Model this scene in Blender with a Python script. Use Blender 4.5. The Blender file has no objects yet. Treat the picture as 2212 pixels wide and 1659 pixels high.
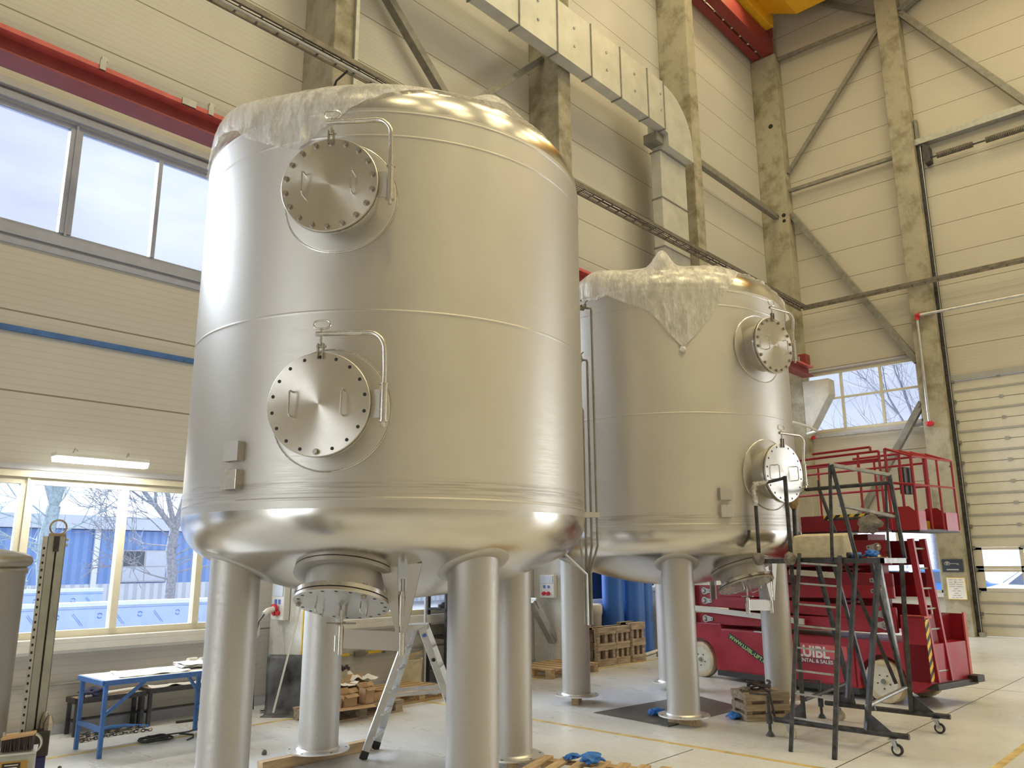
import bpy, bmesh, math, random
from mathutils import Vector, Matrix, noise
PI = math.pi
rnd = random.Random(7)
SC = bpy.context.scene
COL = SC.collection

# ------------------------------------------------------------------ camera
EYE = Vector((0, 0, 1.7))
CR = Vector((0.6795242, -0.73364083, -0.00424182))
CU = Vector((-0.15740311, -0.15143462, 0.9758544))
CF = Vector((0.716569, 0.662449, 0.21838084))
FPX = 1725.77
cd = bpy.data.cameras.new('camera')
cam = bpy.data.objects.new('camera', cd)
COL.objects.link(cam)
M3 = Matrix((CR, CU, -CF)).transposed()
cam.matrix_world = Matrix.Translation(EYE) @ M3.to_4x4()
cd.sensor_fit = 'HORIZONTAL'
cd.sensor_width = 36.0
cd.lens = FPX * 36.0 / 2212.0
cd.clip_end = 400
SC.camera = cam

# ------------------------------------------------------------------ view
SC.view_settings.view_transform = 'Standard'
SC.view_settings.look = 'None'
SC.view_settings.gamma = 1
SC.view_settings.exposure = 0.35
SC.view_settings.use_curve_mapping = False

# ------------------------------------------------------------------ world: bright overcast sky
w = bpy.data.worlds.new('overcast_sky')
SC.world = w
w.use_nodes = True
nt = w.node_tree
nt.nodes.clear()
wo = nt.nodes.new('ShaderNodeOutputWorld')
bg = nt.nodes.new('ShaderNodeBackground')
tc = nt.nodes.new('ShaderNodeTexCoord')
mp = nt.nodes.new('ShaderNodeMapping')
mp.inputs['Scale'].default_value = (1, 1, 2.6)
ns = nt.nodes.new('ShaderNodeTexNoise')
ns.inputs['Scale'].default_value = 3.2
ns.inputs['Detail'].default_value = 4
ns.inputs['Roughness'].default_value = .5
cr = nt.nodes.new('ShaderNodeValToRGB')
cr.color_ramp.elements[0].position = .38
cr.color_ramp.elements[0].color = (.52, .56, .68, 1)
cr.color_ramp.elements[1].position = .64
cr.color_ramp.elements[1].color = (.74, .78, .86, 1)
nt.links.new(tc.outputs['Generated'], mp.inputs['Vector'])
nt.links.new(mp.outputs['Vector'], ns.inputs['Vector'])
nt.links.new(ns.outputs['Fac'], cr.inputs['Fac'])
nt.links.new(cr.outputs['Color'], bg.inputs['Color'])
bg.inputs['Strength'].default_value = 1.15
nt.links.new(bg.outputs['Background'], wo.inputs['Surface'])

# ------------------------------------------------------------------ hall lighting (high-bay rows under the roof)
def area(loc, size, power, color, rot=(0, 0, 0), sy=None):
    l = bpy.data.lights.new('hall_or_fill_lamp', 'AREA')
    l.energy = power
    l.color = color
    l.shape = 'RECTANGLE'
    l.size = size
    l.size_y = sy or size
    o = bpy.data.objects.new('hall_or_fill_lamp', l)
    o.location = loc
    o.rotation_euler = rot
    COL.objects.link(o)
    return o
WARM = (1.0, .83, .46)
LAMP_P = 150
for lx in (-2.5, 4, 10.5, 17):
    for ly in (-10, -3.5, 3.2):
        area((lx, ly, 18.3), 2.6, LAMP_P * (.55 if lx < 0 else 1) * (1.95 if ly == -3.5 else .85), WARM)
for lx in (8.5, 13.2, 18.6):
    area((lx, 7.6, 18.3), .7, 85, WARM)

# the sun behind thick cloud: a very wide soft disc beyond the window wall
sl = bpy.data.lights.new('veiled_sun', 'SUN')
sl.energy = 12
sl.angle = math.radians(55)
sl.color = (.88, .94, 1.0)
so = bpy.data.objects.new('veiled_sun', sl)
so.rotation_euler = Vector((math.cos(math.radians(112)) * .82, math.sin(math.radians(112)) * .82, .57)).to_track_quat('Z', 'Y').to_euler()
COL.objects.link(so)
# added cool fill lamps, unseen, behind and beside the camera; no gates built
DAY = (.86, .93, 1.0)
area((-13.8, 5.0, 2.6), 7.0, 420, DAY, (PI / 2, 0, -PI / 2), 4.8)
area((21.3, -7.5, 2.9), 7.0, 480, DAY, (PI / 2, 0, PI / 2), 5.2)

# ------------------------------------------------------------------ materials
def newmat(name):
    m = bpy.data.materials.new(name)
    m.use_nodes = True
    return m, m.node_tree, m.node_tree.nodes['Principled BSDF']

def ramp(t, fac, stops):
    r = t.nodes.new('ShaderNodeValToRGB')
    e = r.color_ramp.elements
    while len(e) < len(stops):
        e.new(.5)
    for k, (p, c) in enumerate(stops):
        e[k].position = p
        e[k].color = tuple(c) + (1,) if len(c) == 3 else c
    t.links.new(fac, r.inputs['Fac'])
    return r.outputs['Color']

def noisetex(t, scale, detail=4, stretch=None, coord='Object', rough=.55):
    tc = t.nodes.new('ShaderNodeTexCoord')
    v = tc.outputs[coord]
    if stretch:
        mp = t.nodes.new('ShaderNodeMapping')
        mp.inputs['Scale'].default_value = stretch
        t.links.new(v, mp.inputs['Vector'])
        v = mp.outputs['Vector']
    n = t.nodes.new('ShaderNodeTexNoise')
    n.inputs['Scale'].default_value = scale
    n.inputs['Detail'].default_value = detail
    n.inputs['Roughness'].default_value = rough
    t.links.new(v, n.inputs['Vector'])
    return n.outputs['Fac']

def pm(name, col, rough=.5, metal=0, var=.08, scale=6, stretch=None, bump=0, bscale=None, rvar=0, spec=None, coord='Object'):
    m, t, b = newmat(name)
    n = noisetex(t, scale, 5, stretch, coord)
    lo = tuple(max(0, c * (1 - var * 1.6)) for c in col)
    hi = tuple(min(1, c * (1 + var)) for c in col)
    t.links.new(ramp(t, n, [(.3, lo), (.7, hi)]), b.inputs['Base Color'])
    b.inputs['Metallic'].default_value = metal
    b.inputs['Roughness'].default_value = rough
    if spec is not None:
        b.inputs['Specular IOR Level'].default_value = spec
    if rvar:
        t.links.new(ramp(t, n, [(.3, (rough - rvar,) * 3), (.7, (rough + rvar,) * 3)]), b.inputs['Roughness'])
    if bump:
        bn = noisetex(t, bscale or scale * 3, 4, stretch, coord)
        bp = t.nodes.new('ShaderNodeBump')
        bp.inputs['Strength'].default_value = bump
        bp.inputs['Distance'].default_value = .02
        t.links.new(bn, bp.inputs['Height'])
        t.links.new(bp.outputs['Normal'], b.inputs['Normal'])
    return m

MAT = {}
MAT['paint_white'] = pm('white_paint', (.74, .73, .68), .5, var=.04)
MAT['galv'] = pm('galvanised_steel', (.44, .45, .43), .5, .55, var=.12, scale=9)
MAT['galv_dark'] = pm('weathered_galvanised_steel', (.27, .265, .235), .55, .35, var=.15, scale=7)
MAT['duct'] = pm('duct_sheet', (.60, .60, .55), .5, .35, var=.08, scale=2.5, stretch=(1, 1, 1))
MAT['tray'] = pm('cable_tray_steel', (.20, .18, .15), .55, .4, var=.2)
MAT['cable'] = pm('cable_sheath', (.025, .025, .028), .5, var=.1)
MAT['steel_dark'] = pm('dark_steel', (.075, .075, .082), .45, .55, var=.35, scale=14, rvar=.12)
MAT['steel_bare'] = pm('bare_steel_tube', (.42, .43, .44), .4, .8, var=.2, scale=12)
MAT['rubber'] = pm('black_rubber', (.03, .03, .03), .75)
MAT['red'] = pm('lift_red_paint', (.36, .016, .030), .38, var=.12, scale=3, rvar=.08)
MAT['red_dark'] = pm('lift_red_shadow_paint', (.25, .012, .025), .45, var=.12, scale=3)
MAT['crane_red'] = pm('crane_rail_red', (.26, .035, .035), .5, var=.1)
MAT['crane_orange'] = pm('crane_rail_lit_red', (.60, .12, .10), .5, var=.1)  # brighter copy of the rail red, lit look of the top flange put into colour
MAT['crane_yellow'] = pm('crane_yellow', (.86, .46, .02), .45, var=.06)
MAT['blue_paint'] = pm('blue_paint', (.055, .16, .44), .4, var=.15, scale=8)
MAT['wood'] = pm('raw_pine', (.62, .44, .25), .75, var=.22, scale=3.5, stretch=(1, 9, 9), bump=.25)
MAT['wood_old'] = pm('weathered_pine', (.40, .31, .22), .8, var=.3, scale=3.5, stretch=(1, 9, 9), bump=.3)
MAT['card'] = pm('cardboard', (.50, .33, .19), .85, var=.12, scale=5)
MAT['paper'] = pm('paper', (.86, .85, .83), .8, var=.05, scale=5)
MAT['alu'] = pm('aluminium', (.62, .63, .64), .38, .8, var=.1, scale=10)
MAT['plastic_black'] = pm('black_plastic', (.03, .028, .027), .5)
MAT['plastic_blue'] = pm('blue_plastic', (.03, .13, .48), .42, var=.15, scale=2)
MAT['plastic_grey'] = pm('grey_plastic', (.55, .53, .48), .5, var=.05)
MAT['glove_blue'] = pm('blue_nitrile', (.04, .22, .75), .5, var=.2, scale=18, bump=.4)
MAT['cloth_dark'] = pm('dark_leather', (.055, .04, .045), .6, var=.4, scale=12)
MAT['tyre'] = pm('cream_tyre', (.66, .55, .37), .75, var=.15, scale=12, bump=.2)
MAT['hub'] = pm('cream_hub', (.70, .67, .55), .5, var=.08, scale=10)
MAT['foam'] = pm('cream_foam_block', (.70, .62, .45), .9, var=.12, scale=10, bump=.3)
MAT['foil'] = pm('aluminium_foil', (.75, .74, .72), .3, .9, var=.3, scale=30, bump=1.0, bscale=40)
MAT['rag'] = pm('grey_rag', (.30, .27, .24), .9, var=.3, scale=14, bump=.6)
MAT['copper'] = pm('pink_steel_panel', (.55, .36, .32), .4, .5, var=.1)
MAT['yellow'] = pm('yellow_paint', (.80, .56, .05), .5, var=.12)
MAT['floor_yellow'] = pm('floor_line_paint', (.66, .50, .20), .5, var=.25, scale=6)
MAT['black_mark'] = pm('black_marking', (.015, .015, .015), .5)
MAT['white_mark'] = pm('white_marking', (.82, .80, .78), .5)
MAT['green_mark'] = pm('green_lettering', (.50, .70, .22), .5)
MAT['blue_mark'] = pm('blue_print', (.08, .20, .62), .5)
MAT['red_mark'] = pm('red_plastic', (.62, .03, .05), .4)
MAT['sign_blue'] = pm('sign_slate_blue', (.045, .06, .09), .5)
MAT['rubber_sheet'] = pm('black_rubber_sheet', (.10, .10, .105), .45, var=.7, scale=4, rvar=.15)
MAT['mat'] = pm('steel_floor_plate', (.17, .155, .13), .42, .4, var=.35, scale=3, stretch=(1, 5, 1), rvar=.1)
MAT['bark'] = pm('grey_bark', (.28, .28, .32), .9, var=.25, scale=20)
MAT['bark_green'] = pm('lichen_bark', (.34, .42, .46), .9, var=.2, scale=20)
MAT['asphalt'] = pm('asphalt', (.40, .40, .42), .9, var=.1)
MAT['grass'] = pm('winter_grass', (.35, .42, .22), .95, var=.2, scale=2)
MAT['car_white'] = pm('pale_car_paint', (.72, .75, .80), .3, var=.03)
MAT['car_dark'] = pm('dark_car_glass', (.08, .10, .14), .2)
MAT['film_board'] = pm('protective_film_board', (.36, .45, .64), .45, var=.03)
MAT['roof_grey'] = pm('pale_fascia', (.60, .65, .75), .6, var=.03)
MAT['clad_white'] = pm('white_cladding', (.85, .87, .92), .6, var=.03)
MAT['window_frame'] = pm('cream_window_frame', (.72, .67, .52), .45, var=.03)
MAT['window_frame_grey'] = pm('grey_window_frame', (.40, .43, .55), .45, var=.05)  # grey frame with the blue tint of lens flare put into its colour
MAT['sill'] = pm('white_sill', (.78, .77, .73), .45, var=.03)
MAT['lintel'] = pm('grey_flashing', (.50, .51, .56), .5, var=.05)
MAT['blue_cloth'] = pm('dark_blue_cloth', (.06, .07, .14), .9, var=.4, scale=14, bump=.5)
MAT['ochre'] = pm('ochre_panel_paint', (.46, .27, .06), .6, var=.2, scale=9)
MAT['blue_dark'] = pm('navy_paint', (.02, .025, .13), .45, var=.2)

# stainless steel shells: brushed, with a tinted weld zone and weathered streaks
def steel(name, col, rough, streaks=True, brush=(1, 1, 40), var=.07, bumpz=.03, aniso=0):
    m, t, b = newmat(name)
    n = noisetex(t, 1.1, 5, (1, 1, .6))
    base = ramp(t, n, [(.3, tuple(c * (1 - var) for c in col)), (.7, tuple(min(1, c * (1 + var * .7)) for c in col))])
    if streaks:
        tc = t.nodes.new('ShaderNodeTexCoord')
        sx = t.nodes.new('ShaderNodeSeparateXYZ')
        t.links.new(tc.outputs['Object'], sx.inputs[0])
        zb = t.nodes.new('ShaderNodeMapRange')
        zb.inputs['From Min'].default_value = 2.10
        zb.inputs['From Max'].default_value = 2.24
        t.links.new(sx.outputs['Z'], zb.inputs['Value'])
        band = ramp(t, zb.outputs[0], [(0, (0, 0, 0)), (.25, (.8, .8, .8)), (.7, (1, 1, 1)), (1, (0, 0, 0))])
        sn = noisetex(t, 3.0, 4, (.7, .7, 26))
        mask = ramp(t, sn, [(.45, (0, 0, 0)), (.62, (1, 1, 1))])
        mul = t.nodes.new('ShaderNodeMath')
        mul.operation = 'MULTIPLY'
        t.links.new(band, mul.inputs[0])
        t.links.new(mask, mul.inputs[1])
        mx = t.nodes.new('ShaderNodeMix')
        mx.data_type = 'RGBA'
        mx.inputs[7].default_value = (col[0] * .72, col[1] * .70, col[2] * .68, 1)
        t.links.new(mul.outputs[0], mx.inputs[0])
        t.links.new(base, mx.inputs[6])
        base = mx.outputs[2]
    t.links.new(base, b.inputs['Base Color'])
    b.inputs['Metallic'].default_value = 1
    if aniso:
        b.inputs['Anisotropic'].default_value = aniso
        b.inputs['Anisotropic Rotation'].default_value = .25
        tg = t.nodes.new('ShaderNodeTangent')
        tg.direction_type = 'RADIAL'
        tg.axis = 'Z'
        t.links.new(tg.outputs['Tangent'], b.inputs['Tangent'])
    bn = noisetex(t, 6, 4, brush)
    if brush == (1, 1, 3):
        b.inputs['Roughness'].default_value = rough
        return m
    t.links.new(ramp(t, bn, [(.3, (rough - .05,) * 3), (.7, (rough + .06,) * 3)]), b.inputs['Roughness'])
    bp = t.nodes.new('ShaderNodeBump')
    bp.inputs['Strength'].default_value = bumpz
    bp.inputs['Distance'].default_value = .01
    t.links.new(bn, bp.inputs['Height'])
    t.links.new(bp.outputs['Normal'], b.inputs['Normal'])
    return m
MAT['tank'] = steel('brushed_stainless_shell', (.63, .605, .56), .50, aniso=.62)
MAT['head'] = steel('polished_stainless_head', (.66, .63, .58), .23, False, (1, 1, 3), .03, .004, .45)
MAT['leg'] = steel('blasted_stainless_leg', (.56, .54, .51), .54, False, (8, 8, 8))
MAT['old_tank'] = steel('matt_stainless_vessel', (.40, .37, .32), .40, False, (8, 8, 8), .1)
MAT['ss'] = steel('machined_stainless', (.66, .64, .60), .24, False, (5, 5, 5))
MAT['ss_dark'] = steel('dull_stainless_bolt', (.42, .39, .35), .35, False, (5, 5, 5))
MAT['foot_plate'] = steel('white_stainless_plate', (.80, .79, .77), .45, False, (5, 5, 5))

def turned_steel():
    m, t, b = newmat('turned_stainless_disc')
    n = noisetex(t, 8, 4)
    t.links.new(ramp(t, n, [(.3, (.60, .57, .52)), (.7, (.66, .63, .58))]), b.inputs['Base Color'])
    b.inputs['Metallic'].default_value = 1
    b.inputs['Roughness'].default_value = .30
    b.inputs['Anisotropic'].default_value = .85
    tg = t.nodes.new('ShaderNodeTangent')
    tg.direction_type = 'RADIAL'
    tg.axis = 'Z'
    t.links.new(tg.outputs['Tangent'], b.inputs['Tangent'])
    return m
MAT['turned'] = turned_steel()

def wall_mat(name, col, col2, pitch, off, axis='Z'):
    m, t, b = newmat(name)
    g = t.nodes.new('ShaderNodeNewGeometry')
    sx = t.nodes.new('ShaderNodeSeparateXYZ')
    t.links.new(g.outputs['Position'], sx.inputs[0])
    z = sx.outputs['Z']
    def M(op, a, bv, c=None):
        n = t.nodes.new('ShaderNodeMath')
        n.operation = op
        for k, v in enumerate((a, bv, c)):
            if v is None:
                continue
            if isinstance(v, (int, float)):
                n.inputs[k].default_value = v
            else:
                t.links.new(v, n.inputs[k])
        return n.outputs[0]
    zz = M('ADD', z, -off + 40 * pitch)
    md = M('MODULO', zz, pitch)
    seam = M('LESS_THAN', md, .018)
    rib = M('MODULO', zz, pitch / 11.0)
    riba = M('LESS_THAN', rib, .010)
    n = noisetex(t, .8, 5, None, 'Object')
    base = ramp(t, n, [(.3, tuple(c * .95 for c in col)), (.7, col)])
    mx = t.nodes.new('ShaderNodeMix')
    mx.data_type = 'RGBA'
    t.links.new(seam, mx.inputs[0])
    t.links.new(base, mx.inputs[6])
    mx.inputs[7].default_value = tuple(col2) + (1,)
    mx2 = t.nodes.new('ShaderNodeMix')
    mx2.data_type = 'RGBA'
    t.links.new(M('MULTIPLY', riba, .16), mx2.inputs[0])
    t.links.new(mx.outputs[2], mx2.inputs[6])
    mx2.inputs[7].default_value = tuple(col2) + (1,)
    t.links.new(mx2.outputs[2], b.inputs['Base Color'])
    b.inputs['Roughness'].default_value = .42
    bp = t.nodes.new('ShaderNodeBump')
    bp.inputs['Strength'].default_value = .35
    bp.inputs['Distance'].default_value = .01
    bp.invert = True
    t.links.new(M('ADD', seam, M('MULTIPLY', riba, .3)), bp.inputs['Height'])
    t.links.new(bp.outputs['Normal'], b.inputs['Normal'])
    return m
MAT['wall'] = wall_mat('sandwich_panel_wall', (.60, .58, .54), (.24, .21, .16), .862, 6.93)
MAT['wallb'] = wall_mat('sandwich_panel_end_wall', (.60, .56, .47), (.24, .21, .15), .81, 6.87)
MAT['gate'] = pm('gate_section_cream', (.68, .65, .56), .5, var=.03)
MAT['gate_rib'] = pm('gate_rib_grey', (.42, .42, .40), .5, .2, var=.05)

def concrete(name, c1, c2, scale=1.6, rough=.8):
    m, t, b = newmat(name)
    n = noisetex(t, scale, 8, None, 'Object', .65)
    n2 = noisetex(t, 30, 3, None, 'Object')
    mx = t.nodes.new('ShaderNodeMix')
    mx.data_type = 'RGBA'
    mx.blend_type = 'MULTIPLY'
    mx.inputs[0].default_value = .5
    t.links.new(ramp(t, n, [(.34, c1), (.52, c2), (.68, tuple(min(1, c * 1.12) for c in c2))]), mx.inputs[6])
    t.links.new(ramp(t, n2, [(.3, (.75, .75, .75)), (.6, (1, 1, 1))]), mx.inputs[7])
    t.links.new(mx.outputs[2], b.inputs['Base Color'])
    b.inputs['Roughness'].default_value = rough
    bp = t.nodes.new('ShaderNodeBump')
    bp.inputs['Strength'].default_value = .2
    bp.inputs['Distance'].default_value = .01
    t.links.new(n2, bp.inputs['Height'])
    t.links.new(bp.outputs['Normal'], b.inputs['Normal'])
    return m
MAT['concrete'] = concrete('column_concrete', (.215, .185, .115), (.42, .385, .29))
MAT['concrete_pale'] = concrete('pale_column_concrete', (.50, .48, .43), (.62, .60, .54), 2.5)
MAT['concrete_paint'] = concrete('painted_concrete', (.62, .60, .54), (.72, .70, .64), 2)

def floor_mat():
    m, t, b = newmat('polished_concrete_floor')
    n = noisetex(t, .55, 8, (1, 1, 1), 'Object', .62)
    n2 = noisetex(t, 2.6, 6, (1.6, .5, 1), 'Object', .6)
    n3 = noisetex(t, 26, 3, None, 'Object')
    mx = t.nodes.new('ShaderNodeMix')
    mx.data_type = 'RGBA'
    mx.blend_type = 'MULTIPLY'
    mx.inputs[0].default_value = .8
    t.links.new(ramp(t, n, [(.32, (.60, .605, .60)), (.52, (.71, .72, .72)), (.7, (.78, .79, .80))]), mx.inputs[6])
    t.links.new(ramp(t, n2, [(.25, (.90, .895, .885)), (.5, (1, 1, 1)), (.75, (1, 1, 1))]), mx.inputs[7])
    mx2 = t.nodes.new('ShaderNodeMix')
    mx2.data_type = 'RGBA'
    mx2.blend_type = 'MULTIPLY'
    mx2.inputs[0].default_value = .35
    t.links.new(mx.outputs[2], mx2.inputs[6])
    t.links.new(ramp(t, n3, [(.35, (.8, .8, .8)), (.6, (1, 1, 1))]), mx2.inputs[7])
    t.links.new(mx2.outputs[2], b.inputs['Base Color'])
    t.links.new(ramp(t, n2, [(.3, (.42,) * 3), (.7, (.24,) * 3)]), b.inputs['Roughness'])
    bp = t.nodes.new('ShaderNodeBump')
    bp.inputs['Strength'].default_value = .06
    bp.inputs['Distance'].default_value = .02
    t.links.new(n2, bp.inputs['Height'])
    t.links.new(bp.outputs['Normal'], b.inputs['Normal'])
    return m
MAT['floor'] = floor_mat()

def glass_mat():
    m, t, b = newmat('window_glass')
    t.nodes.remove(b)
    tr = t.nodes.new('ShaderNodeBsdfTransparent')
    tr.inputs[0].default_value = (.93, .96, 1.0, 1)
    gl = t.nodes.new('ShaderNodeBsdfGlossy')
    gl.inputs['Roughness'].default_value = .02
    fr = t.nodes.new('ShaderNodeFresnel')
    fr.inputs[0].default_value = 1.45
    mx = t.nodes.new('ShaderNodeMixShader')
    t.links.new(fr.outputs[0], mx.inputs[0])
    t.links.new(tr.outputs[0], mx.inputs[1])
    t.links.new(gl.outputs[0], mx.inputs[2])
    t.links.new(mx.outputs[0], t.nodes['Material Output'].inputs[0])
    return m
MAT['glass'] = glass_mat()

def film_mat():
    m, t, b = newmat('clear_plastic_film')
    n = noisetex(t, 9, 7, (1, 1, .28), 'Object', .68)
    n2 = noisetex(t, 16, 6, (1, 1, .35), 'Object', .6)
    bp = t.nodes.new('ShaderNodeBump')
    bp.inputs['Strength'].default_value = .9
    bp.inputs['Distance'].default_value = .03
    t.links.new(n2, bp.inputs['Height'])
    t.nodes.remove(b)
    tr = t.nodes.new('ShaderNodeBsdfTransparent')
    df = t.nodes.new('ShaderNodeBsdfDiffuse')
    df.inputs[0].default_value = (1, .98, .95, 1)
    tl = t.nodes.new('ShaderNodeBsdfTranslucent')
    tl.inputs[0].default_value = (1, .98, .95, 1)
    gl = t.nodes.new('ShaderNodeBsdfGlossy')
    for q in (df, tl, gl):
        t.links.new(bp.outputs['Normal'], q.inputs['Normal'])
    gl.inputs['Roughness'].default_value = .18
    a = t.nodes.new('ShaderNodeMixShader')
    a.inputs[0].default_value = .3
    t.links.new(df.outputs[0], a.inputs[1])
    t.links.new(tl.outputs[0], a.inputs[2])
    a2 = t.nodes.new('ShaderNodeMixShader')
    a2.inputs[0].default_value = .22
    t.links.new(a.outputs[0], a2.inputs[1])
    t.links.new(gl.outputs[0], a2.inputs[2])
    mx = t.nodes.new('ShaderNodeMixShader')
    t.links.new(ramp(t, n, [(.40, (.34,) * 3), (.50, (.62,) * 3), (.60, (.97,) * 3)]), mx.inputs[0])
    t.links.new(tr.outputs[0], mx.inputs[1])
    t.links.new(a2.outputs[0], mx.inputs[2])
    t.links.new(mx.outputs[0], t.nodes['Material Output'].inputs[0])
    return m
MAT['film'] = film_mat()

def stripe_mat(name, ca, cb, pitch, ax=(1, 0, 1)):
    m, t, b = newmat(name)
    tc = t.nodes.new('ShaderNodeTexCoord')
    sx = t.nodes.new('ShaderNodeSeparateXYZ')
    t.links.new(tc.outputs['Object'], sx.inputs[0])
    def M(op, a, bv):
        n = t.nodes.new('ShaderNodeMath')
        n.operation = op
        for k, v in enumerate((a, bv)):
            if isinstance(v, (int, float)):
                n.inputs[k].default_value = v
            else:
                t.links.new(v, n.inputs[k])
        return n.outputs[0]
    s = M('ADD', M('ADD', M('MULTIPLY', sx.outputs[0], ax[0]), M('MULTIPLY', sx.outputs[1], ax[1])), M('MULTIPLY', sx.outputs[2], ax[2]))
    f = M('LESS_THAN', M('MODULO', M('ADD', s, 50 * pitch), pitch), pitch / 2)
    mx = t.nodes.new('ShaderNodeMix')
    mx.data_type = 'RGBA'
    t.links.new(f, mx.inputs[0])
    mx.inputs[6].default_value = tuple(ca) + (1,)
    mx.inputs[7].default_value = tuple(cb) + (1,)
    t.links.new(mx.outputs[2], b.inputs['Base Color'])
    b.inputs['Roughness'].default_value = .5
    return m
MAT['hazard'] = stripe_mat('hazard_tape', (.80, .55, .05), (.02, .02, .02), .14, (1, 0, 1))
MAT['hazard_v'] = stripe_mat('hazard_tape_upright', (.80, .55, .05), (.02, .02, .02), .13, (0, 1, 1))
MAT['clad_blue'] = stripe_mat('blue_corrugated_cladding', (.17, .30, .62), (.23, .37, .70), .30, (1, 0, 0))
MAT['clad_low'] = stripe_mat('white_corrugated_cladding', (.74, .77, .82), (.55, .60, .70), .30, (1, 0, 0))

def emis(name, col, s):
    m, t, b = newmat(name)
    b.inputs['Base Color'].default_value = tuple(col) + (1,)
    b.inputs['Emission Color'].default_value = tuple(col) + (1,)
    b.inputs['Emission Strength'].default_value = s
    return m
MAT['tube'] = emis('lit_diffuser', (1.0, 1.0, .93), 3.2)

# ------------------------------------------------------------------ mesh builder
WM = {}          # world matrices of what we build
def wmat(o):
    return WM.get(o.name, Matrix.Identity(4)) if o else Matrix.Identity(4)

class MB:
    def __init__(s, T=None):
        s.b = bmesh.new()
        s.T = T or Matrix.Identity(4)
    def v(s, p):
        return s.b.verts.new(s.T @ Vector(p))
    def hull(s, pts, faces):
        vs = [s.v(p) for p in pts]
        for f in faces:
            s.b.faces.new([vs[i] for i in f])
        return s
    def box(s, a, b):
        (x0, y0, z0), (x1, y1, z1) = a, b
        x0, x1 = min(x0, x1), max(x0, x1); y0, y1 = min(y0, y1), max(y0, y1); z0, z1 = min(z0, z1), max(z0, z1)
        return s.hull([(x0, y0, z0), (x1, y0, z0), (x1, y1, z0), (x0, y1, z0), (x0, y0, z1), (x1, y0, z1), (x1, y1, z1), (x0, y1, z1)],
                      [(0, 3, 2, 1), (4, 5, 6, 7), (0, 1, 5, 4), (1, 2, 6, 5), (2, 3, 7, 6), (3, 0, 4, 7)])
    def bar(s, p, q, wx, wy=None, up=(0, 0, 1)):
        """rectangular bar from p to q; wx across, wy along 'up'"""
        wy = wy or wx
        p, q = Vector(p), Vector(q)
        d = (q - p).normalized()
        u = Vector(up)
        if abs(d.dot(u)) > .99:
            u = Vector((1, 0, 0))
        r = d.cross(u).normalized()
        u = r.cross(d)
        P = []
        for c in (p, q):
            for a, b in ((-1, -1), (1, -1), (1, 1), (-1, 1)):
                P.append(c + r * a * wx / 2 + u * b * wy / 2)
        return s.hull(P, [(0, 1, 2, 3), (7, 6, 5, 4), (0, 4, 5, 1), (1, 5, 6, 2), (2, 6, 7, 3), (3, 7, 4, 0)])
    def tube(s, pts, r, n=10, cap=True, radii=None):
        pts = [Vector(p) for p in pts]
        rings = []
        d0 = (pts[1] - pts[0]).normalized()
        ref = Vector((0, 0, 1)) if abs(d0.z) < .9 else Vector((1, 0, 0))
        for i, p in enumerate(pts):
            if i == 0: d = pts[1] - pts[0]
            elif i == len(pts) - 1: d = pts[-1] - pts[-2]
            else: d = (pts[i + 1] - p).normalized() + (p - pts[i - 1]).normalized()
            if d.length < 1e-9: d = pts[i] - pts[i-1]
            d.normalize()
            a = d.cross(ref)
            if a.length < 1e-4: a = d.cross(Vector((.3, 1, .2)))
            a.normalize(); c = a.cross(d).normalized()
            ref = c if abs(c.dot(d)) < .5 else ref
            rr = radii[i] if radii else r
            rings.append([s.v(p + a * rr * math.cos(t * 2 * PI / n) + c * rr * math.sin(t * 2 * PI / n)) for t in range(n)])
        for i in range(len(rings) - 1):
            for k in range(n):
                s.b.faces.new([rings[i][k], rings[i][(k + 1) % n], rings[i + 1][(k + 1) % n], rings[i + 1][k]])
        if cap:
            s.b.faces.new(list(reversed(rings[0])))
            s.b.faces.new(rings[-1])
        return s
    def cyl(s, p, q, r, n=20):
        return s.tube([p, q], r, n)
    def lathe(s, prof, n=48, c=(0, 0), closed=False, a0=0, a1=2 * PI):
        """prof: list of (r,z) about the vertical through c"""
        full = abs(a1 - a0 - 2 * PI) < 1e-6
        m = n if full else n + 1
        rings = []
        for r, z in prof:
            if r < 1e-6:
                rings.append([s.v((c[0], c[1], z))])
            else:
                rings.append([s.v((c[0] + r * math.cos(a0 + (a1 - a0) * k / n), c[1] + r * math.sin(a0 + (a1 - a0) * k / n), z)) for k in range(m)])
        for i in range(len(rings) - 1):
            A, B = rings[i], rings[i + 1]
            for k in range(n):
                k2 = (k + 1) % m
                if len(A) == 1 and len(B) == 1: continue
                if len(A) == 1: s.b.faces.new([A[0], B[k2], B[k]])
                elif len(B) == 1: s.b.faces.new([A[k], A[k2], B[0]])
                else: s.b.faces.new([A[k], A[k2], B[k2], B[k]])
        return s
    def prism(s, poly, a, b, f):
        """poly of 2D points, f(u,v,w)->xyz, extruded w from a to b"""
        A = [s.v(f(u, v, a)) for u, v in poly]
        B = [s.v(f(u, v, b)) for u, v in poly]
        n = len(poly)
        s.b.faces.new(A); s.b.faces.new(list(reversed(B)))
        for k in range(n):
            s.b.faces.new([A[k], B[k], B[(k + 1) % n], A[(k + 1) % n]])
        return s
    def blob(s, c, r, seed=0, amp=.3, sub=2, freq=1.5):
        bm = bmesh.new()
        bmesh.ops.create_icosphere(bm, subdivisions=sub, radius=1)
        mp = {}
        for v in bm.verts:
            n = v.co.normalized()
            k = 1 + amp * noise.noise(n * freq + Vector((seed * 3.1, seed, 0)))
            mp[v.index] = s.v((c[0] + n.x * r[0] * k, c[1] + n.y * r[1] * k, c[2] + n.z * r[2] * k))
        bm.verts.ensure_lookup_table()
        for f in bm.faces:
            s.b.faces.new([mp[v.index] for v in f.verts])
        bm.free()
        return s
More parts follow.
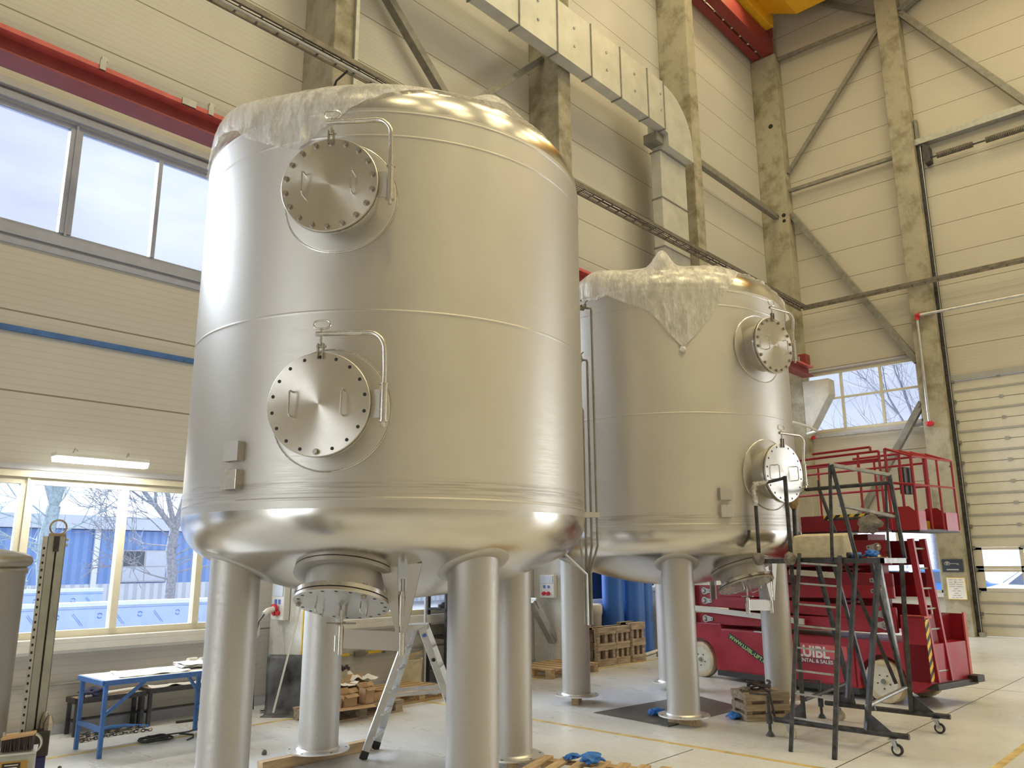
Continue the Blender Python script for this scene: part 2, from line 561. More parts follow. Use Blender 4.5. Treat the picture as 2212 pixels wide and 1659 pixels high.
    def build(s, name, mat, parent=None, frame=None, smooth=True, ang=35, bevel=0):
        bmesh.ops.recalc_face_normals(s.b, faces=s.b.faces)
        pw = wmat(parent)
        if frame is not None:
            W = frame                      # vertices were given in frame coordinates
        elif parent is not None:
            W = pw
            s.b.transform(pw.inverted())
        else:
            s.b.verts.ensure_lookup_table()
            xs = [v.co.x for v in s.b.verts]; ys = [v.co.y for v in s.b.verts]; zs = [v.co.z for v in s.b.verts]
            W = Matrix.Translation(((min(xs) + max(xs)) / 2, (min(ys) + max(ys)) / 2, min(zs)))
            s.b.transform(W.inverted())
        me = bpy.data.meshes.new(name)
        s.b.to_mesh(me)
        s.b.free()
        if mat is not None:
            me.materials.append(mat if not isinstance(mat, str) else MAT[mat])
        if smooth:
            me.shade_smooth()
            me.set_sharp_from_angle(angle=math.radians(ang))
        o = bpy.data.objects.new(name, me)
        COL.objects.link(o)
        if parent is not None:
            o.parent = parent
        o.matrix_basis = pw.inverted() @ W
        WM[o.name] = W.copy()
        if bevel:
            bv = o.modifiers.new('bevel', 'BEVEL')
            bv.width = bevel
            bv.segments = 2
            bv.limit_method = 'ANGLE'
        return o

def tag(o, label=None, cat=None, group=None, kind=None):
    if label: o['label'] = label
    if cat: o['category'] = cat
    if group: o['group'] = group
    if kind: o['kind'] = kind
    return o
def struct(o):
    o['kind'] = 'structure'
    return o
def thing(name, label, cat, loc=(0, 0, 0), rz=0, group=None):
    o = bpy.data.objects.new(name, None)
    o.empty_display_size = .2
    COL.objects.link(o)
    W = Matrix.Translation(loc) @ Matrix.Rotation(rz, 4, 'Z')
    o.matrix_basis = W
    WM[o.name] = W
    return tag(o, label, cat, group)
def copy_tree(o, parent=None):
    c = o.copy()
    COL.objects.link(c)
    if parent is not None:
        c.parent = parent
    for ch in list(o.children):
        copy_tree(ch, c)
    return c
def dup(o, loc, rz, label, group=None):
    c = copy_tree(o)
    c.matrix_basis = Matrix.Translation(loc) @ Matrix.Rotation(rz, 4, 'Z')
    c['label'] = label
    if group: c['group'] = group
    return c
def arc(c, r, a0, a1, n, f):
    """points of an arc in a plane; f(u,v)->xyz"""
    return [f(c[0] + r * math.cos(a0 + (a1 - a0) * k / n), c[1] + r * math.sin(a0 + (a1 - a0) * k / n)) for k in range(n + 1)]
def text(body, size, mat, M4, parent, name='lettering', ext=.002, bold=0, align='LEFT', sx=1.0):
    cu = bpy.data.curves.new('t', 'FONT')
    cu.body = body
    cu.size = size
    cu.extrude = ext
    cu.offset = bold
    cu.align_x = align
    to = bpy.data.objects.new('t', cu)
    COL.objects.link(to)
    dg = bpy.context.evaluated_depsgraph_get()
    me = bpy.data.meshes.new_from_object(to.evaluated_get(dg))
    bpy.data.objects.remove(to)
    for v in me.vertices:
        v.co.x *= sx
    me.materials.clear()
    me.materials.append(MAT[mat])
    o = bpy.data.objects.new(name, me)
    COL.objects.link(o)
    o.parent = parent
    o.matrix_basis = wmat(parent).inverted() @ M4
    WM[o.name] = M4
    return o
def basis(x, y, z, o):
    """matrix with given axes (columns) and origin"""
    m = Matrix((Vector(x), Vector(y), Vector(z))).transposed().to_4x4()
    m.translation = Vector(o)
    return m

# ================================================================== THE HALL
YA = 9.44      # inner face of the long window wall
XB = 21.5      # inner face of the end wall with the gate
BAYS = [(-9.4, -4.8), (-4.3, .35), (.85, 5.42), (6.3, 10.5), (11.35, 15.5), (16.3, 20.9)]
ZL = (.95, 2.60); ZU = (5.30, 6.70)
m = MB()
m.box((-14, YA, 0), (XB + .2, YA + .16, ZL[0])).box((-14, YA, ZL[1]), (XB + .2, YA + .16, ZU[0])).box((-14, YA, ZU[1]), (XB + .2, YA + .16, 19))
for z0, z1 in (ZL, ZU):
    xs = [-14] + [v for b in BAYS for v in b] + [XB + .2]
    for k in range(0, len(xs), 2):
        m.box((xs[k], YA, z0), (xs[k + 1], YA + .16, z1))
struct(m.build('wall_left', 'wall', smooth=False))
m = MB()
GY = (.6, 5.08); GZ = 6.02                       # gate opening
WY = (5.82, 8.72); WBZ = (5.13, 6.76); WLZ = (.96, 2.52)
m.box((XB, GY[1], 0), (XB + .16, WY[0], 19)).box((XB, WY[1], 0), (XB + .16, YA, 19))
m.box((XB, WY[0], 0), (XB + .16, WY[1], WLZ[0])).box((XB, WY[0], WLZ[1]), (XB + .16, WY[1], WBZ[0])).box((XB, WY[0], WBZ[1]), (XB + .16, WY[1], 19))
m.box((XB, GY[0], GZ), (XB + .16, GY[1], 19)).box((XB, -14, 0), (XB + .16, GY[0], 19))
struct(m.build('wall_back', 'wallb', smooth=False))
struct(MB().box((-14, -14.16, 0), (XB, -14, 19)).build('wall_right', 'wall', smooth=False))
struct(MB().box((-14.16, -14, 0), (-14, YA, 19)).build('wall_front', 'wall', smooth=False))
struct(MB().box((-14, -14, 19), (XB, YA, 19.2)).build('ceiling', 'paint_white', smooth=False))
struct(MB().box((-14, -14, -.2), (XB + .16, YA + .16, 0)).build('floor', 'floor', smooth=False))
# saw-cut joints, a dark strip standing in for a shade line, and painted lanes on the slab
def strip(name, a, b, wd, mat, z=.0015):
    a, b = Vector(a), Vector(b)
    d = (b - a).normalized(); r = Vector((-d.y, d.x, 0)) * wd / 2
    return MB().hull([a - r, b - r, b + r, a + r, a - r + Vector((0, 0, z)), b - r + Vector((0, 0, z)), b + r + Vector((0, 0, z)), a + r + Vector((0, 0, z))],
                     [(0, 3, 2, 1), (4, 5, 6, 7), (0, 1, 5, 4), (1, 2, 6, 5), (2, 3, 7, 6), (3, 0, 4, 7)]).build(name, mat, smooth=False)
struct(strip('trim_1', (-8, 4.16, 0), (7.0, 4.2, 0), .008, 'black_mark'))
struct(strip('trim_2', (7.14, 2.95, 0), (21.4, 2.97, 0), .008, 'black_mark'))  # dark strip drawn along a shade line on the floor, not a cut
struct(strip('trim_3', (12.8, -13, 0), (12.8, 8.2, 0), .006, 'black_mark'))
tag(strip('floor_line', (7.1, 1.93, 0), (7.1, 8.3, 0), .07, 'floor_yellow'), 'yellow painted floor line running between the two steel tanks', 'floor marking')
tag(strip('floor_line', (8.9, 8.34, 0), (21, 8.34, 0), .07, 'floor_yellow'), 'yellow painted floor line passing in front of the weathered pallet stack', 'floor marking')
tag(strip('floor_line', (7.5, 1.95, 0), (20.9, 1.95, 0), .075, 'floor_yellow'), 'yellow painted floor line at the bottom right corner', 'floor marking')
tag(strip('floor_line', (8.6, 8.33, 0), (-2, 8.33, 0), .0601, 'floor_yellow'), 'faint yellow floor line under the slatted pallet by the concrete column', 'floor marking')

# skirting
struct(MB().box((-14, YA - .03, 0), (21.1, YA, .1)).build('baseboard_left', 'lintel', smooth=False))
struct(MB().box((XB - .03, 5.75, 0), (XB, 8.67, .1)).build('baseboard_back', 'lintel', smooth=False))

def window(n, ax, c, a0, a1, z0, z1, mull, fm, fr=.055, trans=None, open_out=1):
    """ax 'x': window in the long wall at y=c;  ax 'y': in the end wall at x=c"""
    def P(a, d, z):
        return (a, c + d, z) if ax == 'x' else (c + d, a, z)
    f = MB()
    def bx(u0, u1, w0, w1, d0=.02, d1=.10):
        f.box(P(u0, d0, w0), P(u1, d1, w1))
    bx(a0, a1, z0, z0 + fr); bx(a0, a1, z1 - fr, z1)
    bx(a0, a0 + fr, z0, z1); bx(a1 - fr, a1, z0, z1)
    for x, wd in mull:
        bx(x - wd / 2, x + wd / 2, z0 + fr, z1 - fr, 0.0, .10)
        if wd > .1:
            bx(x - .012, x + .012, z0 + .02, z1 + .03, -.012, 0.0)
    if trans:
        bx(a0, a1, trans - .025, trans + .025, .01, .09)
    o = struct(f.build('window_%d' % n, fm, smooth=False))
    cuts = [a0 + fr] + [v for x, wd in mull for v in (x - wd / 2, x + wd / 2)] + [a1 - fr]
    for k in range(0, len(cuts), 2):
        rows = [(z0 + fr, z1 - fr)] if not trans else [(z0 + fr, trans - .025), (trans + .025, z1 - fr)]
        for r0, r1 in rows:
            MB().box(P(cuts[k], .055, r0), P(cuts[k + 1], .061, r1)).build('window_pane', 'glass', o, smooth=False)
    return o
n = 1
for b0, b1 in BAYS:
    if b0 == .85:
        mu = [(1.78, .05), (2.77, .13), (3.755, .05), (4.74, .13)]
        ml = [(1.74, .075), (2.725, .13), (3.727, .075), (4.665, .075)]
    else:
        mu = [(b0 + (b1 - b0) * k / 5, .07) for k in range(1, 5)]
        ml = mu
    window(n, 'x', YA, b0, b1, ZU[0], ZU[1], mu, 'window_frame_grey'); n += 1
    window(n, 'x', YA, b0, b1, ZL[0], ZL[1], ml, 'window_frame', .07); n += 1
window(n, 'y', XB, WY[0], WY[1], WBZ[0], WBZ[1], [(6.76, .055), (7.78, .055)], 'window_frame', .06, 6.02); n += 1
window(n, 'y', XB, WY[0], WY[1], WLZ[0], WLZ[1], [(6.76, .06), (7.78, .06)], 'window_frame', .06); n += 1
# flashings and sills
k = 4
for nm, z0, z1, d, mt in (('up', 6.72, 6.80, .05, 'window_frame_grey'), ('up2', 6.84, 6.93, .09, 'lintel'), ('low', 5.18, 5.30, .05, 'window_frame_grey'), ('low2', 5.08, 5.15, .03, 'window_frame_grey')):
    for b0, b1 in BAYS:
        struct(MB().box((b0 - .05, YA - d, z0), (b1 + .05, YA - .001, z1)).build('trim_%d' % k, mt, smooth=False)); k += 1
for b0, b1 in BAYS:
    m = MB().box((b0 - .05, YA - .13, .90), (b1 + .03, YA + .02, .95)).box((b0 - .05, YA - .13, .83), (b1 + .03, YA - .10, .90)).box((b0 - .05, YA - .1, .80), (b1 + .03, YA - .001, .86))
    struct(m.build('trim_%d' % k, 'sill', smooth=False, bevel=.004)); k += 1
    struct(MB().box((b0 - .05, YA - .04, 2.60), (b1 + .05, YA - .001, 2.66)).build('trim_%d' % k, 'window_frame', smooth=False)); k += 1
    struct(MB().box((b0 - .05, YA - .02, 2.68), (b1 + .05, YA - .001, 2.74)).build('trim_%d' % k, 'lintel', smooth=False)); k += 1
struct(MB().box((-14, YA - .035, 4.125), (5.6, YA - .001, 4.185)).build('trim_%d' % k, 'blue_paint', smooth=False)); k += 1
for z0, z1, d, mt in ((5.0, 5.07, .05, 'lintel'), (6.80, 6.86, .05, 'lintel'), (.86, .95, .12, 'sill'), (2.54, 2.62, .05, 'lintel')):
    struct(MB().box((XB - d, WY[0] - .05, z0), (XB - .001, WY[1] + .05, z1)).build('trim_%d' % k, mt, smooth=False)); k += 1

# concrete columns
def column(x0, x1, y0, y1, h, lab, pale=None, corbel=None, holes=()):
    m = MB().box((x0, y0, pale or 0), (x1, y1, h))
    o = m.build('concrete_column', 'concrete', smooth=False, bevel=.015)
    tag(o, lab, 'column')
    if pale:
        MB().box((x0 - .004, y0 - .004, 0), (x1 + .004, y1, pale)).build('painted_base', 'concrete_paint', o, smooth=False, bevel=.015)
    if corbel:
        yc, zt, zb = corbel
        MB().prism([(y0, zb), (y0, zt), (yc, zt), (yc, zt - .42)], x0 + .002, x1 - .002, lambda u, v, w: (w, u, v)).build('corbel', 'concrete_pale', o, smooth=False, bevel=.01)
    for (hx, hy, hz, r) in holes:
        MB().cyl((hx, hy, hz), (hx - .006, hy, hz), r, 14).build('anchor_hole', 'black_mark', o)
    return o
column(.40, .80, 8.65, YA - .001, 19, 'concrete column standing by the window wall left of the near steel tank', 4.4, (8.2, 6.52, 5.2))
column(5.66, 6.06, 8.65, YA - .001, 19, 'mottled concrete column rising directly behind the left half of the near tank', 4.4, (8.2, 6.52, 5.2))
column(10.74, 11.12, 8.68, YA - .001, 19, 'mottled concrete column behind the right edge of the near tank under the duct', 4.4, (8.2, 6.52, 5.2))
column(15.74, 16.12, 8.62, YA - .001, 19, 'mottled concrete column beside the descending rectangular duct', 4.4, (8.2, 6.52, 5.2), [(15.74, 8.72, 11.9, .035)])
column(21.08, 21.499, 8.66, YA - .001, 16.68, 'blotchy dark concrete column in the hall corner carrying the upper crane rail', None, (7.95, 6.50, 4.95),
       [(21.08, 8.95, 14.35, .07), (21.08, 8.78, 11.45, .06), (21.08, 8.78, 11.28, .05)])
cb = column(21.10, 21.499, 5.19, 5.74, 19, 'pale tall concrete column between the small end windows and the sectional gate', None, None, [(21.10, 5.25, 3.9, .03)])
# the key sign and the notice on it
def Bp(y, z, x=21.095):
    return Vector((x, y, z))
s = MB().box((21.094, 5.24, 1.45), (21.072, 5.69, 1.74)).build('key_sign', 'sign_blue', smooth=False, bevel=.004)
tag(s, 'dark blue sign with a pale key symbol on the concrete column beside the gate', 'sign')
m = MB()
for dy in (0, .045):
    c = arc((5.60 - dy, 1.64), .034, 0, 2 * PI, 18, lambda u, v: (21.069, u, v))
    m.tube(c, .007, 6)
c = arc((5.578, 1.655), .028, 0, 2 * PI, 18, lambda u, v: (21.0685, u, v)); m.tube(c, .006, 6)
m.box((21.071, 5.53, 1.632), (21.066, 5.33, 1.645)).box((21.071, 5.345, 1.60), (21.066, 5.33, 1.645)).box((21.071, 5.375, 1.61), (21.066, 5.36, 1.64))
m.box((21.071, 5.60, 1.485), (21.066, 5.34, 1.515))
m.build('key_symbol', 'foot_plate', s)
s = MB().box((21.094, 5.235, .82), (21.088, 5.645, 1.325)).build('notice_sheet', 'yellow', smooth=False)
tag(s, 'white notice sheet with a yellow border taped below the key sign', 'sign')
MB().box((21.087, 5.25, .835), (21.085, 5.63, 1.31)).build('paper', 'paper', s, smooth=False)
rw = random.Random(2)
for i, (hw, words) in enumerate(((.15, 3), (.15, 0), (.155, 2), (.155, 2), (.055, 1), (.10, 2), (.05, 1), (.09, 2), (.12, 3))):
    z = 1.262 - i * .05
    if i == 1:
        text('25 t', .05, 'black_mark', basis((0, -1, 0), (0, 0, 1), (-1, 0, 0), (21.0845, 5.44, z - .012)), s, ext=.0005, align='CENTER', bold=.001)
        MB().box((21.085, 5.59, z), (21.0842, 5.51, z + .008)).build('print_line', 'tray', s, smooth=False)
        MB().box((21.085, 5.38, z), (21.0842, 5.29, z + .008)).build('print_line', 'tray', s, smooth=False)
        continue
    for k in range(words):
        a = 5.44 + hw - 2 * hw * k / words
        MB().box((21.085, a, z), (21.0842, a - 2 * hw / words + .02, z + .009)).build('print_line', 'tray', s, smooth=False)

# steel bracing, one member = one thing
def member(p, q, lab, wd=.13, mat='galv_dark', name='steel_brace', cat='brace', plates=True):
    o = MB().bar(p, q, wd, wd).build(name, mat, smooth=False, bevel=.008)
    tag(o, lab, cat)
    if plates:
        d = (Vector(q) - Vector(p)).normalized()
        for c, sg in ((Vector(p), 1), (Vector(q), -1)):
            MB().bar(c, c + d * .16 * sg, wd * 1.25, .02).build('end_plate', mat, o, smooth=False)
    return o
member((6.10, 9.2, 11.56), (10.72, 9.2, 7.27), 'steel diagonal falling to the right behind the near tank top', .15)
member((10.72, 9.08, 11.42), (6.10, 9.08, 6.98), 'steel diagonal rising to the right up to the duct behind the near tank', .12)
member((16.13, 9.0, 11.46), (21.07, 9.0, 11.46), 'horizontal steel strut between the duct column and the corner column', .15)
member((21.3, 5.76, 12.24), (21.3, 8.65, 12.24), 'horizontal steel strut halfway up the end wall left of the tall column', .1)
member((21.3, 5.76, 16.46), (21.3, 8.65, 16.56), 'horizontal steel strut high on the end wall just below the yellow crane', .1)
member((21.3, 8.64, 12.80), (21.3, 5.76, 16.15), 'steel diagonal rising to the right high on the end wall', .11)
member((21.3, 8.64, 11.50), (21.3, 5.76, 6.60), 'steel diagonal falling to the right above the end window', .16)
member((21.3, 5.76, 5.56), (21.3, 8.64, 1.15), 'steel diagonal falling to the left behind the red lift railings', .16)
member((21.3, 5.17, 16.35), (21.3, .1, 8.7), 'steel diagonal falling to the right above the gate spring tube', .16)
member((21.3, 5.17, 16.4), (21.3, .1, 18.8), 'steel strut rising right from the tall column at the top edge', .16)
member((21.3, 5.76, 16.66), (21.3, 8.64, 18.9), 'steel strut rising left from the tall column beside the yellow crane', .14)
member((10.2, 9.0, 1.1), (10.72, 9.0, .42), 'grey steel stub brace at the foot of the column behind the near tank legs', .13, 'galv')

# lower crane rail along the window wall
r = thing('crane_rail', 'red steel crane beam running along the window wall above the upper windows', 'crane rail', (3, 8.4, 6.52))
z0, z1 = 6.56, 6.84
MB().box((-14, 8.25, z0), (20.9, 8.55, z0 + .02)).box((-14, 8.385, z0 + .02), (20.9, 8.405, z1 - .03)).build('beam_web', 'crane_red', r, smooth=False)
MB().box((-14, 8.25, z1 - .05), (20.9, 8.55, z1)).build('top_flange', 'crane_orange', r, smooth=False)
MB().box((-14, 8.36, z1), (20.9, 8.44, z1 + .05)).build('rail_bar', 'crane_orange', r, smooth=False)
for x in (2.58, 3.78, 8, 12, 16, 20):
    MB().box((x - .03, 8.235, z1 - .05), (x + .03, 8.262, z1 + .06)).box((x - .02, 8.235, z1 + .06), (x + .04, 8.29, z1 + .1)).build('rail_clamp', 'galv', r, smooth=False)
MB().box((3.44, 8.235, z1 - .05), (3.6, 8.26, z1 + .03)).build('splice_plate', 'galv', r, smooth=False)
MB().box((20.55, 8.3, z1 + .05), (20.85, 8.5, z1 + .3)).build('end_stop', 'crane_red', r, smooth=False)
# upper crane rail and the yellow crane
r = thing('crane_rail', 'dark red box beam high in the corner carrying the yellow crane', 'crane rail', (18, 9, 16.7))
MB().box((8, 8.70, 16.70), (21.15, 9.02, 17.25)).build('box_beam', 'crane_red', r, smooth=False)
m = MB().box((8, 9.1, 16.70), (21.1, 9.34, 16.78))
m.build('walkway_angle', 'crane_red', r, smooth=False)
for i in range(26):
    x = 8.2 + i * .5
    m = MB().box((x, 9.02, 16.74), (x + .06, 9.1, 16.76)).build('lattice_strap', 'paint_white', r, smooth=False)
MB().box((20.9, 8.66, 17.25), (21.12, 8.96, 17.62)).build('end_stop', 'crane_red', r, smooth=False)
MB().box((8, 8.82, 17.25), (21.1, 8.9, 17.31)).build('rail_bar', 'steel_dark', r, smooth=False)
c = thing('bridge_crane', 'yellow overhead travelling crane at the top edge of the hall', 'crane', (20, 8.7, 17.32))
MB().prism([(18.7, 17.40), (18.9, 17.34), (20.6, 17.34), (20.9, 17.4), (20.9, 17.8), (18.9, 17.8)], 8.52, 8.9, lambda u, v, w: (u, w, v)).build('end_carriage', 'crane_yellow', c, smooth=False, bevel=.02)
MB().prism([(8.55, 17.7), (7.7, 17.25), (-12, 17.25), (-12, 18.4), (8.55, 18.4)], 18.95, 20.6, lambda u, v, w: (w, u, v)).build('girder', 'crane_yellow', c, smooth=False, bevel=.02)
MB().box((19.05, 8.2, 17.3), (19.25, 6.9, 17.42)).build('cable_holder', 'galv_dark', c, smooth=False)
for x in (19.1, 20.3):
    MB().cyl((x, 8.74, 17.42), (x, 8.98, 17.42), .11).build('travel_wheel', 'steel_dark', c)
MB().cyl((20.9, 8.7, 17.5), (21.02, 8.7, 17.5), .06).build('buffer', 'sign_blue', c)

# ventilation duct
d = thing('air_duct', 'thin rectangular galvanised duct with an elbow dropping beside the third column', 'duct', (11, 8.45, 11.0))
DY0, DY1, DZ0, DZ1 = 8.34, 8.58, 11.03, 12.18
MB().box((5, DY0, DZ0), (14.05, DY1, DZ1)).build('horizontal_run', 'duct', d, smooth=False)
for i, x in enumerate((6.05, 7.1, 8.2, 9.25, 10.32, 11.37, 12.37, 13.38, 14.03)):
    MB().box((x - .012, DY0 - .02, DZ0 - .02), (x + .012, DY1 + .012, DZ1 + .02)).build('flange_seam', 'galv_dark', d, smooth=False)
    if i < 8:
        for z in (11.42, 11.82):
            MB().cyl((x + .52, DY0, z), (x + .52, DY0 - .018, z), .03, 10).build('rivet', 'galv', d)
P = [(14.05, DZ0), (14.05, DZ1)] + [(14.05 + 1.22 * math.sin(t * PI / 20), 11.0 + 1.18 * math.cos(t * PI / 20)) for t in range(1, 10)] + [(15.27, 10.7), (14.2, 10.7), (14.2, 11.0)]
MB().prism(P, DY0 + .03, DY1 + .22, lambda u, v, w: (u, w, v)).build('elbow', 'duct', d, smooth=False)
MB().box((14.2, 8.60, 3.0), (15.27, 8.84, 10.7)).build('drop_run', 'duct', d, smooth=False)
for z in (10.68, 9.55, 8.4, 7.2, 6.0, 4.8, 3.6):
    MB().box((14.18, 8.58, z - .012), (15.29, 8.86, z + .012)).build('flange_seam', 'galv_dark', d, smooth=False)
MB().box((13.92, 8.5, 10.78), (14.3, 8.84, 11.0)).build('offset_box', 'galv_dark', d, smooth=False)

# cable ladders
def ladder_tray(name, p, q, lab, wdir, wd=.22, step=.3, cables=True):
    p, q, wv = Vector(p), Vector(q), Vector(wdir)
    t = thing(name, lab, 'cable tray', p)
    for sgn in (-1, 1):
        MB().bar(p + wv * wd / 2 * sgn, q + wv * wd / 2 * sgn, .018, .075).build('side_rail', 'tray', t, smooth=False)
    L = (q - p).length; dd = (q - p).normalized()
    nn = int(L / step)
    for i in range(nn):
        c = p + dd * (i + .5) * step
        MB().bar(c - wv * wd / 2, c + wv * wd / 2, .02, .02).build('rung', 'tray', t, smooth=False)
    if cables:
        for k, off in enumerate((.02, -.03, .06)):
            pts = [p + dd * L * i / 24 + wv * (off + .012 * math.sin(i * 1.7 + k)) + Vector((0, 0, .02)) for i in range(25)]
            MB().tube(pts, .009, 6).build('cable', 'cable', t)
    return t
ladder_tray('cable_ladder', (-6, 8.32, 8.40), (20.85, 8.32, 8.46), 'dark cable ladder running along the window wall in front of the columns', (0, 1, 0), .24)
ladder_tray('cable_ladder', (20.93, 8.44, 8.52), (20.93, -.5, 8.52), 'dark cable ladder crossing the end wall above the small windows', (1, 0, 0), .2, .3, False)
o = MB().tube([(-6, 8.24, 8.30), (6.9, 8.24, 8.33)], .022, 8).build('steel_conduit', 'galv')
tag(o, 'light grey conduit fixed under the cable ladder at the top left', 'conduit')
o = MB().tube([(5.70, 8.60, 7.2), (5.62, 8.60, 7.75), (5.62, 8.6, 8.05), (5.63, 8.5, 8.24), (5.7, 8.34, 8.36)], .016, 8).build('hanging_cable', 'cable')
tag(o, 'black cable looping from the cable ladder to the column behind the near tank', 'cable')
o = MB().box((5.98, 8.598, 5.2), (6.04, 8.645, 11.5)).build('cable_channel', 'galv', smooth=False)
tag(o, 'narrow upright metal channel on the column behind the near tank', 'cable channel')

# sprinkler / compressed air pipe on the end wall with red elbows
p = thing('air_pipe', 'silver pipe with red elbows on the column and across above the gate', 'pipe', (21.03, 5.56, 5))
MB().tube([(21.03, 5.55, 7.72), (21.03, .1, 7.72)], .035, 10).build('pipe_run', 'alu', p)
MB().tube([(21.03, 5.58, 7.68), (21.03, 5.58, 5.02)], .035, 10).build('pipe_drop', 'alu', p)
MB().tube([(21.0, 5.5, 7.72), (21.03, 5.58, 7.72), (21.03, 5.58, 7.6)], .052, 10).build('elbow', 'red_mark', p)
MB().blob((21.03, 5.58, 4.97), (.065, .09, .08), 2).build('valve', 'red_mark', p)
MB().tube([(21.35, 5.76, 4.96), (21.35, 8.64, 4.98)], .03, 10).build('pipe_branch', 'alu', p)
MB().blob((21.35, 8.6, 4.98), (.05, .1, .05), 3).build('coupling', 'red_mark', p)
p = MB().tube([(21.02, 8.62, 5.05), (20.9, 8.3, 5.08), (20.2, 8.22, 5.1), (19.2, 8.22, 5.1)], .035, 10).build('air_pipe', 'paint_white')
tag(p, 'short white pipe under the corner corbel behind the far tank', 'pipe')

# sectional gate
g = MB().box((XB - .05, GY[0] - .15, GZ), (XB - .001, GY[1] + .12, GZ + .14)).build('door_1', 'gate_rib', smooth=False)
struct(g)
nsec = 12; sh = (GZ - .02) / nsec
for i in range(nsec):
    za = .01 + i * sh; zb = za + sh - .003
    if i in (2, 3):
        m = MB().box((XB + .01, GY[0], za), (XB + .05, GY[1], za + .07)).box((XB + .01, GY[0], zb - .06), (XB + .05, GY[1], zb))
        ys = [GY[1]] ; wins = []
        y = GY[1] - .16
        m.box((XB + .01, y, za), (XB + .05, GY[1], zb))
        while y > GY[0] + .3:
            y2 = max(y - .76, GY[0] + .1)
            wins.append((y2, y))
            m.box((XB + .01, y2 - .08, za), (XB + .05, y2, zb))
            y = y2 - .08
        s = m.build('gate_section', 'gate_rib' if 0 else 'gate', g, smooth=False)
        for a, b in wins:
            MB().box((XB + .028, a, za + .07), (XB + .034, b, zb - .06)).build('window_pane', 'glass', s, smooth=False)
    else:
        s = MB().box((XB + .01, GY[0], za), (XB + .05, GY[1], zb)).build('gate_section', 'gate', g, smooth=False, bevel=.003)
        MB().box((XB - .012, GY[0], (za + zb) / 2 - .025), (XB + .01, GY[1], (za + zb) / 2 + .025)).build('stiffening_rib', 'gate_rib', s, smooth=False, bevel=.006)
    for y in (GY[1] - 1.0, GY[1] - 2.2, GY[1] - 3.4):
        MB().box((XB - .014, y - .045, zb - .03), (XB + .012, y + .045, zb + .04)).build('hinge', 'galv', s, smooth=False)
    MB().box((XB - .06, GY[1] - .04, zb - .04), (XB + .01, GY[1] + .03, zb + .03)).build('roller_bracket', 'galv_dark', s, smooth=False)
for i in list(range(2)) + list(range(4, nsec)):
    z = .01 + (i + 1) * sh
    MB().box((XB + .005, GY[0], z - .010), (XB + .011, GY[1], z - .001)).build('seam_seal', 'tray', g, smooth=False)
MB().box((XB - .16, GY[1] + .02, 0), (XB - .02, GY[1] + .10, 12.4)).build('guide_track', 'steel_dark', g, smooth=False)
MB().box((XB - .175, GY[1] + .005, 0), (XB - .165, GY[1] + .02, 12.4)).build('guide_lip', 'alu', g, smooth=False)
MB().box((XB - .25, GY[0] - .1, 12.36), (XB - .001, GY[1] + .11, 12.52)).build('header_beam', 'galv', g, smooth=False)
MB().cyl((XB - .22, GY[1] - .05, 11.9), (XB - .22, GY[0], 11.9), .02).build('torsion_shaft', 'steel_dark', g)
for a, b in ((4.72, 3.85), (3.6, 2.4), (2.2, 1.0)):
    m = MB()
    for i in range(int((a - b) / .035)):
        y = a - i * .035
        m.cyl((XB - .22, y, 11.9), (XB - .22, y - .026, 11.9), .075, 12)
    m.build('torsion_spring', 'tray', g)
MB().prism([(5.0, 11.75), (5.0, 12.3), (4.86, 12.2), (4.86, 11.8)], XB - .3, XB - .04, lambda u, v, w: (w, u, v)).build('cable_drum_plate', 'steel_dark', g, smooth=False)
MB().box((XB - .2, 5.1, 12.5), (XB - .05, 5.17, 13.1)).build('gate_bracket', 'galv_dark', g, smooth=False)
MB().box((XB - .30, GY[1] - .05, .0), (XB - .02, GY[1] + .04, .1)).build('track_foot', 'galv', g, smooth=False)

# wall lamp over the lower window
l = thing('strip_lamp', 'lit fluorescent batten lamp hanging above the lower left windows', 'lamp', (3.3, 9.12, 2.8))
MB().box((2.82, 9.0, 2.80), (3.78, 9.16, 2.84)).build('housing', 'paint_white', l, smooth=False, bevel=.005)
MB().prism([(9.0, 2.80), (9.16, 2.80), (9.13, 2.745), (9.03, 2.745)], 2.825, 3.775, lambda u, v, w: (w, u, v)).build('diffuser', 'tube', l, smooth=False)
for x in (3.0, 3.55):
    MB().tube([(x, 9.08, 2.84), (x + .02, 9.08, 2.90), (x + .17, YA, 2.92)], .006, 6).build('bracket', 'galv', l)
ll = area((3.3, 9.08, 2.73), .9, 22, (1, .98, .9), sy=.12)
ll.name = 'strip_lamp_light'

# conduits low on the window wall
for i, (a, b, lab) in enumerate(((2.0, 5.5, 'grey conduit with small clips low on the wall below the left windows'), (6.3, 10.6, 'grey conduit with small clips low on the wall behind the cardboard boxes'))):
    t = thing('wall_conduit', lab, 'conduit', (a, 9.41, .48))
    MB().tube([(a, 9.41, .49), (b, 9.41, .49)], .012, 8).build('pipe_run', 'galv', t)
    for k in range(5):
        x = a + .35 + k * (b - a) / 5.2
        MB().box((x - .012, 9.38, .46), (x + .012, 9.44, .53)).build('clip', 'galv_dark', t, smooth=False)
    if i:
        for x in (6.75, 7.3):
            MB().box((x - .12, 9.385, .475), (x + .12, 9.402, .51)).build('yellow_sleeve', 'yellow', t, smooth=False)
        MB().box((6.95, 9.36, .45), (7.13, 9.405, .53)).build('socket_pair', 'galv_dark', t, smooth=False, bevel=.01)
